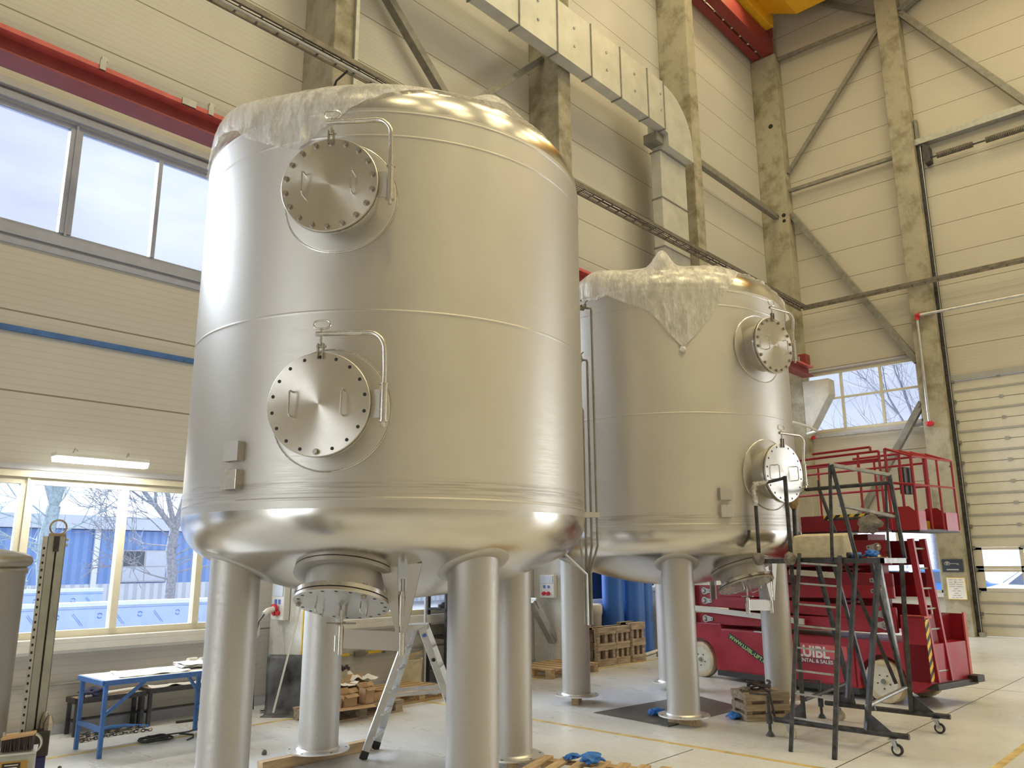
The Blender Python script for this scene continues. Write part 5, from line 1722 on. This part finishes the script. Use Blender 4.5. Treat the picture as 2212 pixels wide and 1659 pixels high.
# cardboard boxes on the pallet
def cbox(c, sx, sy, sz, rz, lab, flaps=True, fill=None, z=.132):
    T = Matrix.Translation((c[0], c[1], z)) @ Matrix.Rotation(rz, 4, 'Z')
    t = thing('cardboard_box', lab, 'box', (c[0], c[1], z), rz)
    th = .006
    m = MB(T).box((-sx / 2, -sy / 2, 0), (sx / 2, sy / 2, th)).box((-sx / 2, -sy / 2, 0), (sx / 2, -sy / 2 + th, sz)).box((-sx / 2, sy / 2 - th, 0), (sx / 2, sy / 2, sz))
    m.box((-sx / 2, -sy / 2, 0), (-sx / 2 + th, sy / 2, sz)).box((sx / 2 - th, -sy / 2, 0), (sx / 2, sy / 2, sz))
    m.build('carton', 'card', t, smooth=False)
    if flaps:
        MB(T).hull([(-sx / 2, -sy / 2, sz), (sx / 2, -sy / 2, sz), (sx / 2 - .01, -sy / 2 - sy * .32, sz - sy * .2), (-sx / 2 + .01, -sy / 2 - sy * .32, sz - sy * .2), (-sx / 2, -sy / 2, sz + .004), (sx / 2, -sy / 2, sz + .004), (sx / 2 - .01, -sy / 2 - sy * .32, sz - sy * .2 + .004), (-sx / 2 + .01, -sy / 2 - sy * .32, sz - sy * .2 + .004)],
                   [(0, 3, 2, 1), (4, 5, 6, 7), (0, 1, 5, 4), (1, 2, 6, 5), (2, 3, 7, 6), (3, 0, 4, 7)]).build('flap', 'card', t, smooth=False)
        MB(T).hull([(-sx / 2, sy / 2, sz), (sx / 2, sy / 2, sz), (sx / 2 - .01, sy / 2 + sy * .15, sz + sy * .45), (-sx / 2 + .01, sy / 2 + sy * .15, sz + sy * .45), (-sx / 2, sy / 2 - .004, sz), (sx / 2, sy / 2 - .004, sz), (sx / 2 - .01, sy / 2 + sy * .15 - .004, sz + sy * .45), (-sx / 2 + .01, sy / 2 + sy * .15 - .004, sz + sy * .45)],
                   [(0, 3, 2, 1), (4, 5, 6, 7), (0, 1, 5, 4), (1, 2, 6, 5), (2, 3, 7, 6), (3, 0, 4, 7)]).build('flap', 'card', t, smooth=False)
    return t
cbox((5.74, 7.86), .20, .13, .13, .15, 'small cardboard box at the front of the box pallet')
cbox((5.56, 7.85), .13, .12, .10, -.1, 'low cardboard tray at the left front of the box pallet', False)
cbox((6.02, 7.87), .13, .12, .17, .05, 'tall narrow cardboard box at the front of the box pallet')
cbox((6.20, 7.95), .18, .16, .10, .1, 'flat cardboard box at the right front of the box pallet', False)
cbox((6.10, 8.12), .24, .18, .20, .0, 'open cardboard box with raised lid at the back of the box pallet')
cbox((5.84, 8.10), .26, .20, .16, .1, 'wide open cardboard box in the middle of the box pallet')
cbox((5.62, 8.12), .20, .18, .18, -.2, 'cardboard box at the left back of the box pallet')
sheet('packing_paper', [(5.50, 8.0), (6.02, 8.02), (6.06, 8.26), (5.54, 8.26)], .318, 'crumpled white packing paper over the cardboard boxes', 15, amp=.09, nx=18, ny=10)
sheet('plastic_wrap', [(6.02, 8.12), (6.34, 8.06), (6.36, 8.28), (6.04, 8.3)], .345, 'crumpled white plastic wrap at the back right of the boxes', 19, 'paint_white', .11, 14, 10)
o = MB().hull([(5.36, 7.66, .135), (5.98, 7.62, .125), (6.02, 7.74, .135), (5.40, 7.78, .14), (5.36, 7.66, .139), (5.98, 7.62, .129), (6.02, 7.74, .139), (5.40, 7.78, .144)],
              [(0, 3, 2, 1), (4, 5, 6, 7), (0, 1, 5, 4), (1, 2, 6, 5), (2, 3, 7, 6), (3, 0, 4, 7)]).build('cardboard_sheet', 'card', smooth=False)
tag(o, 'flattened cardboard sheet hanging over the front of the box pallet', 'cardboard')
o = MB().lathe([(0, 0), (.028, 0), (.036, .085), (.039, .085), (.039, .098), (0, .10)], 20, (0, 0)).build('paper_cup', 'paper')
o.matrix_basis = Matrix.Translation((5.70, 8.02, .27)); WM[o.name] = o.matrix_basis
tag(o, 'white paper cup with lid standing among the cardboard boxes', 'cup')
m = MB()
for k in range(7):
    m.blob((5.92 + .025 * k, 8.30 + .01 * (k % 2), .47 + .014 * (k % 3)), (.022, .018, .022), 50 + k, .3, 2)
tag(m.build('foliage_decoration', 'cloth_dark'), 'small dark tangle lying on top of the cardboard pile', 'scrap')
# bucket, shelf rack behind the stepladder
o = thing('bucket', 'cream paper bin behind the stepladder', 'bin', (7.55, 8.95, 0))
MB(wmat(o)).lathe([(0, .01), (.17, .01), (.19, .40), (.20, .40), (.20, .415), (.18, .415), (.165, .03), (0, .03)], 28).build('pail', 'foam', o)
MB().bar((7.42, 8.95, .42), (7.80, 8.9, .50), .015, .03).build('wooden_stick', 'wood', o, smooth=False)
o = MB().box((7.76, 8.86, .001), (7.79, 8.89, 1.75)).build('steel_post', 'alu', smooth=False)
tag(o, 'thin upright aluminium profile behind the stepladder', 'post')
r = thing('steel_rack', 'dark steel shelf rack with parts seen between the stepladder and tank leg', 'rack', (8.8, 9.15, 0))
for x in (8.25, 9.4):
    for y in (8.95, 9.35):
        MB().box((x - .025, y - .02, 0.001), (x + .025, y + .02, 1.60)).build('upright', 'steel_dark', r, smooth=False)
for z in (.18, .62, 1.02, 1.34):
    MB().box((8.22, 8.94, z), (9.43, 9.37, z + .03)).build('shelf', 'steel_dark', r, smooth=False)
rr_ = random.Random(3)
for k in range(14):
    z = (.21, .65, 1.05, 1.37)[k % 4]
    x = 8.35 + rr_.random() * .95; sx = .05 + rr_.random() * .07; h = .05 + rr_.random() * .13
    mt = ('tray', 'galv', 'steel_dark', 'wood_old', 'ss_dark')[k % 5]
    o = MB().box((x - sx, 9.02, z), (x + sx, 9.2, z + h)).build('machine_part', mt, smooth=False, bevel=.01) if k % 2 else MB().lathe([(0, z), (sx, z), (sx, z + h * .6), (sx * .6, z + h), (0, z + h)], 16, (x, 9.1)).build('machine_part', mt)
    tag(o, 'small metal part stored on the dark steel shelf rack', 'part', 'metal parts on the dark steel rack')
# blue cylinders, pump, bins behind the far tank
cyl_lab = ['tall blue plastic cylinder left of the three by the windows', 'tall blue plastic cylinder in the middle of the three', 'tall blue plastic cylinder right of the three by the windows']
for i, (x, y, r_) in enumerate(((12.62, 9.12, .20), (13.10, 9.02, .23), (13.55, 9.08, .19))):
    o = MB().lathe([(0, 0.001), (r_, .001), (r_, 1.88), (r_ * .95, 1.95), (r_ * .6, 2.02), (.06, 2.03), (.06, 2.12), (0, 2.12)], 32, (x, y)).build('blue_cylinder', 'plastic_blue', ang=50)
    tag(o, cyl_lab[i], 'cylinder')
o = MB().lathe([(0, .001), (.155, .001), (.19, .78), (.205, .80), (.205, .92), (.195, .95), (.13, .97), (0, .975)], 28, (12.02, 9.18)).build('grey_bin', 'plastic_grey', ang=50)
tag(o, 'light grey plastic bin standing beside the blue cylinders', 'bin')
t = thing('dispenser', 'pinkish metal dispenser cabinet with tap behind the gauge pipes', 'cabinet', (11.2, 8.95, 0))
MB().box((11.15, 8.8, .85), (11.50, 9.2, 1.60)).build('upper_cabinet', 'copper', t, smooth=False, bevel=.02)
MB().box((11.13, 8.76, .80), (11.53, 9.22, .87)).build('drip_ledge', 'paint_white', t, smooth=False, bevel=.02)
MB().cyl((11.31, 9.0, .30), (11.31, 9.0, .76), .15, 24).build('kettle', 'ss_dark', t)
MB().tube([(11.22, 8.88, .62), (11.19, 8.82, .63), (11.17, 8.78, .58), (11.165, 8.77, .52)], .015, 10).build('tap', 'ss', t)
MB().box((11.14, 8.8, .001), (11.5, 9.2, .30)).build('base', 'copper', t, smooth=False)
MB().box((11.4, 8.8, .30), (11.5, 9.2, .80)).build('back_post', 'copper', t, smooth=False)
o = thing('softener_tank', 'pale plastic softener cabinet with white valve head behind the far tank', 'cabinet', (14.2, 8.95, 0))
MB().box((14.0, 8.75, .001), (14.45, 9.2, 1.12)).build('cabinet', 'plastic_grey', o, smooth=False, bevel=.02)
MB().box((13.98, 8.73, 1.12), (14.47, 9.22, 1.24)).build('lid', 'paint_white', o, smooth=False, bevel=.03)
MB().cyl((14.1, 8.85, 1.24), (14.1, 8.85, 1.7), .05, 16).build('valve_pipe', 'paint_white', o)
MB().box((14.15, 8.8, 1.35), (14.4, 9.0, 1.6)).build('valve_head', 'steel_dark', o, smooth=False, bevel=.02)
for i, x in enumerate((13.78, 13.86)):
    o = MB().cyl((x + .0, 9.3, .001), (x, 9.3, 2.0), .028, 12).build('filter_tube', 'plastic_blue')
    tag(o, 'slim blue upright tube between blue cylinders and softener cabinet', 'tube', 'slim blue tubes')

# ================================================================== LEFT FOREGROUND
t = thing('small_vessel', 'dull stainless vessel cropped by the left edge of the photo', 'tank', (.765, 4.13, 0))
T = wmat(t)
MB(T).lathe([(.445, .30), (.445, 1.66), (.452, 1.665), (.452, 1.685), (.445, 1.69), (.462, 1.70), (.468, 1.715), (.462, 1.735), (.43, 1.752), (.3, 1.775), (.1, 1.785), (0, 1.787)], 72).build('vessel_shell', 'old_tank', t, ang=60)
MB(T).lathe([(0, .12), (.25, .15), (.40, .22), (.445, .30)], 72).build('vessel_bottom', 'old_tank', t, ang=60)
for k in range(3):
    a = k * 2 * PI / 3
    MB(T).cyl((.36 * math.cos(a), .36 * math.sin(a), .001), (.36 * math.cos(a), .36 * math.sin(a), .28), .03, 12).build('leg', 'ss_dark', t)
for k, (a, z) in enumerate(((-38, 1.02), (-30, .90), (-62, .78))):
    MB(T).blob((.445 * math.cos(D(a)), .445 * math.sin(D(a)), z), (.008, .02, .04), 60 + k, .3, 2).build('grind_mark', 'foot_plate', t)
# galvanised channel upright of a pipe stand
t = thing('pipe_stand', 'galvanised channel upright with ring top on a blue stand', 'stand', (1.36, 4.19, 0))
T = Matrix.Translation((1.36, 4.19, 0)) @ Matrix.Rotation(D(-18), 4, 'Z')
w_ = .038
m = MB(T)
m.box((-w_, -w_, .72), (-w_ + .004, w_, 1.83)).box((w_ - .004, -w_, .72), (w_, w_, 1.83)).box((-w_, w_ - .004, .72), (w_, w_, 1.83))
m.box((-w_, -w_, .72), (-.004, -w_ + .004, 1.83)).box((.004, -w_, .72), (w_, -w_ + .004, 1.83))
m.build('channel_upright', 'galv', t, smooth=False)
MB(T).box((-w_ - .02, -w_ - .004, .93), (-w_, -w_ + .03, 1.83)).build('perforated_edge', 'alu', t, smooth=False)
for k in range(26):
    z = .945 + k * .033
    MB(T).box((-w_ - .014, -w_ - .0055, z), (-w_ - .006, -w_ - .0035, z + .011)).build('slot', 'black_mark', t, smooth=False)
F = T @ Matrix.Translation((0, -.01, 1.872)) @ Matrix.Rotation(PI / 2, 4, 'X')
MB(F).lathe([(.030, -.008), (.038, -.008), (.038, .008), (.030, .008), (.030, -.008)], 36).build('ring_top', 'wood_old', t)
MB(T).box((-.036, -.02, 1.80), (.036, .0, 1.845)).build('ring_neck', 'wood_old', t, smooth=False)
for sx in (-1, 1):
    for z in (1.79, 1.815):
        MB(T).cyl((sx * .036, -.02, z), (sx * .048, -.02, z), .006, 8).build('bolt', 'ss_dark', t)
MB(T).box((-.012, -w_ - .008, 1.76), (.012, -w_, 1.83)).build('centre_latch', 'steel_dark', t, smooth=False)
MB(T).box((0, -.10, .30), (.055, -.04, .88)).build('blue_post', 'blue_dark' if 'blue_dark' in MAT else 'blue_paint', t, smooth=False, bevel=.004)
MB(T).box((-.012, -.11, .88), (.062, -.035, .985)).build('clamp_block', 'plastic_black', t, smooth=False, bevel=.006)
F = T @ Matrix.Translation((-.008, -.115, .94)) @ Matrix.Rotation(PI / 2, 4, 'X')
MB(F).lathe([(0, .012), (.03, .012), (.042, .008), (.046, 0), (.046, -.012), (0, -.012)], 32).build('dial_disc', 'alu', t)
MB(F).lathe([(0, .014), (.036, .0135), (.036, .011), (0, .011)], 32).build('dial_face', 'plastic_black', t)
m = MB(T).lathe([(0, .985), (.022, .985), (.022, 1.015), (.009, 1.045), (0, 1.05)], 8, (.052, -.085)); m.build('pointed_cap', 'ss_dark', t, ang=20)
m = MB(T).lathe([(0, .985), (.020, .985), (.020, 1.02), (.009, 1.055), (0, 1.055)], 8, (.035, -.05)); m.build('pointed_cap', 'ss_dark', t, ang=20)
MB(T).cyl((.05, -.07, .80), (.11, -.08, .805), .008, 10).build('clamp_screw', 'ss_dark', t)
m = MB(T).tube([(.11, -.10, .79), (.115, -.06, .82)], .008, 8); m.tube([(.11, -.055, .79), (.115, -.10, .82)], .008, 8); m.build('star_handle', 'steel_dark', t)
MB(T).cyl((.065, -.07, .72), (.065, -.07, .78), .022, 14).build('roller', 'ss_dark', t)
MB(T).box((-.25, -.10, .001), (.3, -.02, .05)).build('stand_foot', 'blue_paint', t, smooth=False)
MB(T).box((-.02, -.35, .001), (.06, .25, .045)).build('stand_foot', 'blue_paint', t, smooth=False)
MB(T).box((-.02, -.10, .04), (.05, -.04, .31)).build('lower_post', 'blue_paint', t, smooth=False)
MB(T).box((-.05, -.05, .68), (.05, .05, .73)).build('socket_plate', 'steel_dark', t, smooth=False)
# control box with a brush on top, in front of the vessel
t = thing('control_cabinet', 'grey and ochre control cabinet at the lower left corner', 'cabinet', (1.08, 3.47, 0))
T = Matrix.Translation((1.082, 3.48, .135)) @ Matrix.Rotation(D(-20), 4, 'Z') @ Matrix.Diagonal((.68, .8, 1, 1))
MB(T).box((-.085, -.06, -.134), (.085, .10, .895)).build('cabinet_body', 'galv', t, smooth=False, bevel=.004)
MB(T).box((-.09, -.065, .893), (.09, .105, .900)).build('cabinet_top', 'alu', t, smooth=False)
MB(T).box((-.08, -.063, .55), (.055, -.060, .873)).build('ochre_panel', 'ochre' if 'ochre' in MAT else 'wood', t, smooth=False)
MB(T).box((-.062, -.066, .832), (.022, -.063, .868)).build('data_plate', 'plastic_black', t, smooth=False)
for k in range(3):
    MB(T).box((-.05, -.0668, .860 - k * .009), (.012 - k * .004, -.0662, .8625 - k * .009)).build('plate_print', 'white_mark', t, smooth=False)
b = thing('bench_brush', 'hand brush with dark bristles lying on the control cabinet', 'brush', tuple(T @ Vector((0, 0, .901))), D(-20))
TB_ = wmat(b) @ Matrix.Rotation(D(-6), 4, 'Z') @ Matrix.Diagonal((.9, .9, .9, 1))
MB(TB_).hull([(-.06, -.03, .045), (.055, -.03, .058), (.055, .03, .060), (-.06, .03, .047), (-.062, -.03, .052), (.055, -.03, .065), (.055, .03, .067), (-.062, .03, .054)],
             [(0, 3, 2, 1), (4, 5, 6, 7), (0, 1, 5, 4), (1, 2, 6, 5), (2, 3, 7, 6), (3, 0, 4, 7)]).build('brush_back', 'card', b, smooth=False)
m = MB(TB_)
r5 = random.Random(5)
for k in range(26):
    for q in range(4):
        x = -.056 + k * .0043; y = -.026 + q * .017
        zt = .046 + (x + .06) * .11
        m.tube([(x, y, zt), (x + r5.uniform(-.004, .004), y + r5.uniform(-.004, .004), .0015)], .0022, 4)
tag(m.build('bristles', 'cloth_dark', b, smooth=False), kind='stuff')
o = MB(T).box((-.088, .11, -.134), (-.078, .12, .95)).build('metal_rod', 'alu', smooth=False)
tag(o, 'thin light metal rod standing behind the control cabinet', 'rod')
# timber along the wall at the far left
timber((2.75, 9.28), .5, .02, 'brown timber lying along the wall behind the channel upright', 'wood')
# ================================================================== OUTSIDE
o = MB().box((-70, 9.62, -.15), (110, 90, -.05)).build('ground_outside', 'asphalt', smooth=False); struct(o)
o = MB().box((21.72, -60, -.15), (110, 9.6, -.05)).build('ground_yard', 'asphalt', smooth=False); struct(o)
b = thing('workshop_building', 'long blue and white clad workshop building outside the left windows', 'building', (10, 36, 0))
MB().box((-30, 30, 1.04), (70, 42, 2.88)).build('blue_cladding', 'clad_blue', b, smooth=False)
MB().box((-30, 29.95, -.05), (70, 42, 1.04)).build('white_cladding', 'clad_low', b, smooth=False)
MB().box((-31, 29.6, 2.90), (71, 42, 3.36)).build('fascia', 'roof_grey', b, smooth=False)
MB().hull([(-31, 29.7, 3.36), (71, 29.7, 3.36), (71, 50, 9), (-31, 50, 9), (-31, 29.7, 3.30), (71, 29.7, 3.30), (71, 50, 3.3), (-31, 50, 3.3)], [(0, 1, 2, 3), (4, 5, 6, 7), (0, 4, 5, 1), (1, 5, 6, 2), (2, 6, 7, 3), (3, 7, 4, 0)]).build('roof', 'clad_white', b, smooth=False)
for x in (11.0, 1.0, 21, 31, 41):
    MB().box((x - .09, 29.86, -.05), (x + .09, 29.96, 2.9)).build('downpipe', 'clad_white', b, smooth=False)
for x in (12.7, 22, 30, 3):
    f = MB().box((x - .8, 29.88, 1.08), (x + .8, 29.96, 2.2)).build('building_window', 'lintel', b, smooth=False)
    for (a, c_) in ((-.75, -.03), (.03, .75)):
        for (d0, d1) in ((1.12, 1.6), (1.64, 2.16)):
            MB().box((x + a, 29.86, d0), (x + c_, 29.885, d1)).build('pane', 'car_dark' if d0 > 1.5 and a < 0 else 'roof_grey', f, smooth=False)
# boards with blue protective film
def film_board(x0, x1, y, z0, z1, lab, marks=True):
    o = MB().box((x0, y, z0), (x1, y + .3, z1)).build('film_board', 'film_board', smooth=False)
    tag(o, lab, 'panel stack')
    MB().box((x0, y - .01, z1), (x1, y + .31, z1 + .05)).build('top_strip', 'roof_grey', o, smooth=False)
    MB().box((x0, y - .004, z1 - .035), (x1, y, z1 - .03)).build('edge_line', 'blue_mark', o, smooth=False)
    if marks:
        k = 0; x = x0 + .15
        while x < x1 - .2 and k < 90:
            zz = z1 - .13 if k % 2 == 0 else z1 - .36
            if zz > z0:
                F = basis((1, 0, 0), (0, 0, 1), (0, -1, 0), (x, y - .003, zz))
                m = MB(F); 
                for a0 in (.3, .3 + PI):
                    m.tube(arc((0, 0), .032, a0, a0 + 2.3, 7, lambda p, q: (p, q, 0)), .006, 4)
                m.build('recycling_ring', 'blue_mark', o)
                F2 = basis((1, 0, 0), (0, 0, 1), (0, -1, 0), (x + .20, y - .003, zz + .04)) @ Matrix.Rotation(D(-50), 4, 'Z')
                MB(F2).box((0, 0, 0), (.22, .006, .001)).build('print_line', 'blue_mark', o, smooth=False)
                MB(F2).box((0, -.02, 0), (.20, -.015, .001)).build('print_line', 'blue_mark', o, smooth=False)
            x += .33 if k % 2 else .22
            k += 1
    return o
film_board(2.2, 7.6, 12.0, -.05, 1.14, 'long panel stack with blue printed film just outside the windows')
film_board(1.5, 5.4, 14.2, -.05, 1.27, 'second panel stack with printed film behind the first outside')
# bare trees
def tree(x, y, h, r0, seed, lab, fork=None, mat='bark', levels=5, lean=0, spread=.55):
    R = random.Random(seed)
    t = thing('bare_tree', lab, 'tree', (x, y, -.05))
    trunk = MB(); br = MB()
    def grow(p, d, L, r, lv, mb):
        n = 4
        pts = [p]; dd = d.copy()
        for i in range(n):
            dd = (dd + Vector((R.uniform(-.12, .12), R.uniform(-.12, .12), R.uniform(-.04, .10)))).normalized()
            pts.append(pts[-1] + dd * L / n)
        r = max(r, .008)
        rad = [max(.007, r * (1 - .45 * i / n)) for i in range(n + 1)]
        mb.tube(pts, r, 7 if lv < 2 else 4, False, radii=rad)
        if lv >= levels: return
        k = 3 if lv < 3 else R.choice((2, 3))
        for j in range(k + (1 if lv > 0 else 0)):
            f = R.uniform(.45, 1.0) if j else 1.0
            ip = min(n, max(1, int(round(f * n))))
            az = R.uniform(0, 2 * PI)
            tilt = R.uniform(.25, spread + .1 * lv)
            a = dd.cross(Vector((math.cos(az), math.sin(az), .2))).normalized()
            nd = (dd * math.cos(tilt) + a * math.sin(tilt)).normalized()
            grow(pts[ip], nd, L * R.uniform(.58, .82), rad[ip] * R.uniform(.5, .72), lv + 1, br)
    p0 = Vector((x, y, -.05)); p1 = Vector((x + lean, y, h))
    pts = [p0.lerp(p1, k / 5) + Vector((.05 * math.sin(k * 2 + seed), 0, 0)) * (k > 0) for k in range(6)]
    trunk.tube(pts, r0, 12, True, radii=[r0 * 1.25, r0 * 1.05, r0, r0 * .95, r0 * .95, r0 * .9])
    trunk.build('trunk', mat, t, ang=80)
    for q in range(9):
        f = .55 + .05 * q
        az = R.uniform(0, 2 * PI)
        grow(p0.lerp(p1, f), Vector((math.cos(az), .4 * math.sin(az), R.uniform(-.05, .5))).normalized(), h * R.uniform(.35, .6), r0 * .16, 2, br)
    for d in (fork or ((-.35, .1, 1), (.35, -.1, 1), (0, .3, 1))):
        grow(pts[-1], Vector(d).normalized(), h * .6, r0 * .62, 1, br)
    o = br.build('branches', mat, t, ang=80)
    o['kind'] = 'stuff'
    return t
tree(6.30, 20, 3.0, .16, 4, 'thick forked bare tree outside the left window pane', ((-.45, .1, 1), (-.02, 0, 1), (.42, .1, 1.0)), 'bark_green', 5)
tree(8.70, 19, 2.5, .12, 9, 'slim bare tree outside the second window pane', ((-.2, .1, 1), (.12, 0, 1), (.5, .1, .9), (-.6, 0, .5)), 'bark', 5)
tree(2.2, 22, 3.2, .14, 12, 'bare tree outside beyond the leftmost window pane', None, 'bark', 5)
tree(37, 10.2, 6.2, .16, 21, 'bare tree seen through the small end wall window', ((-.2, .4, 1), (.1, -.3, 1), (0, .1, 1.1), (0, -.6, .8)), 'bark', 5, 0, .6)
# cars parked outside the end wall
def car(x, y, rz, lab, mt):
    t = thing('parked_car', lab, 'car', (x, y, -.05), rz)
    T = wmat(t)
    P = [(-2.1, .30), (-2.12, .75), (-1.95, .92), (-1.35, .98), (-.75, 1.42), (.75, 1.46), (1.35, 1.05), (2.0, .88), (2.12, .6), (2.1, .3)]
    MB(T).prism(P, -.85, .85, lambda u, v, w: (u, w, v)).build('body', mt, t, smooth=False, bevel=.06)
    for s in (-1, 1):
        MB(T).prism([(-1.25, 1.0), (-.72, 1.36), (.70, 1.39), (1.18, 1.03)], s * .855, s * .865, lambda u, v, w: (u, w, v)).build('side_glass', 'car_dark', t, smooth=False)
        for wx in (-1.35, 1.35):
            wv = MB(T).cyl((wx, s * .70, .32), (wx, s * .87, .32), .32, 24).build('wheel', 'rubber', t)
            MB(T).cyl((wx, s * .865, .32), (wx, s * .885, .32), .19, 16).build('rim', 'alu', wv)
    MB(T).hull([(1.0, -.72, 1.12), (1.33, -.78, 1.06), (1.33, .78, 1.06), (.76, .7, 1.44), (.76, -.7, 1.44), (1.36, -.78, 1.08), (1.36, .78, 1.08), (.80, .7, 1.47), (.80, -.7, 1.47)],
               [(1, 2, 3, 4), (5, 8, 7, 6), (1, 5, 6, 2), (2, 6, 7, 3), (3, 7, 8, 4), (4, 8, 5, 1)]).build('windscreen', 'car_dark', t, smooth=False)
    return t
car(32, 8.6, D(100), 'dark blue parked car outside the lower end window', 'blue_paint')
car(36, 11.6, D(95), 'pale parked car behind the dark blue one outside', 'car_white')
car(30, 4.8, D(80), 'pale parked car seen through the left gate window', 'car_white')
car(33, 2.2, D(85), 'second pale parked car seen farther right through the gate windows', 'car_white')
b = thing('office_building', 'pale office building far outside the end wall', 'building', (60, 6, 0))
MB().box((56, -34, -.05), (64, 24, 5.2)).build('wall', 'clad_white', b, smooth=False)
MB().box((55.9, -34, 4.0), (56, 24, 4.6)).build('blue_band', 'blue_paint', b, smooth=False)
for k in range(14):
    y = -32 + k * 4.1
    MB().box((55.9, y, 1.2), (56, y + 2.4, 2.6)).build('building_window', 'lintel', b, smooth=False)
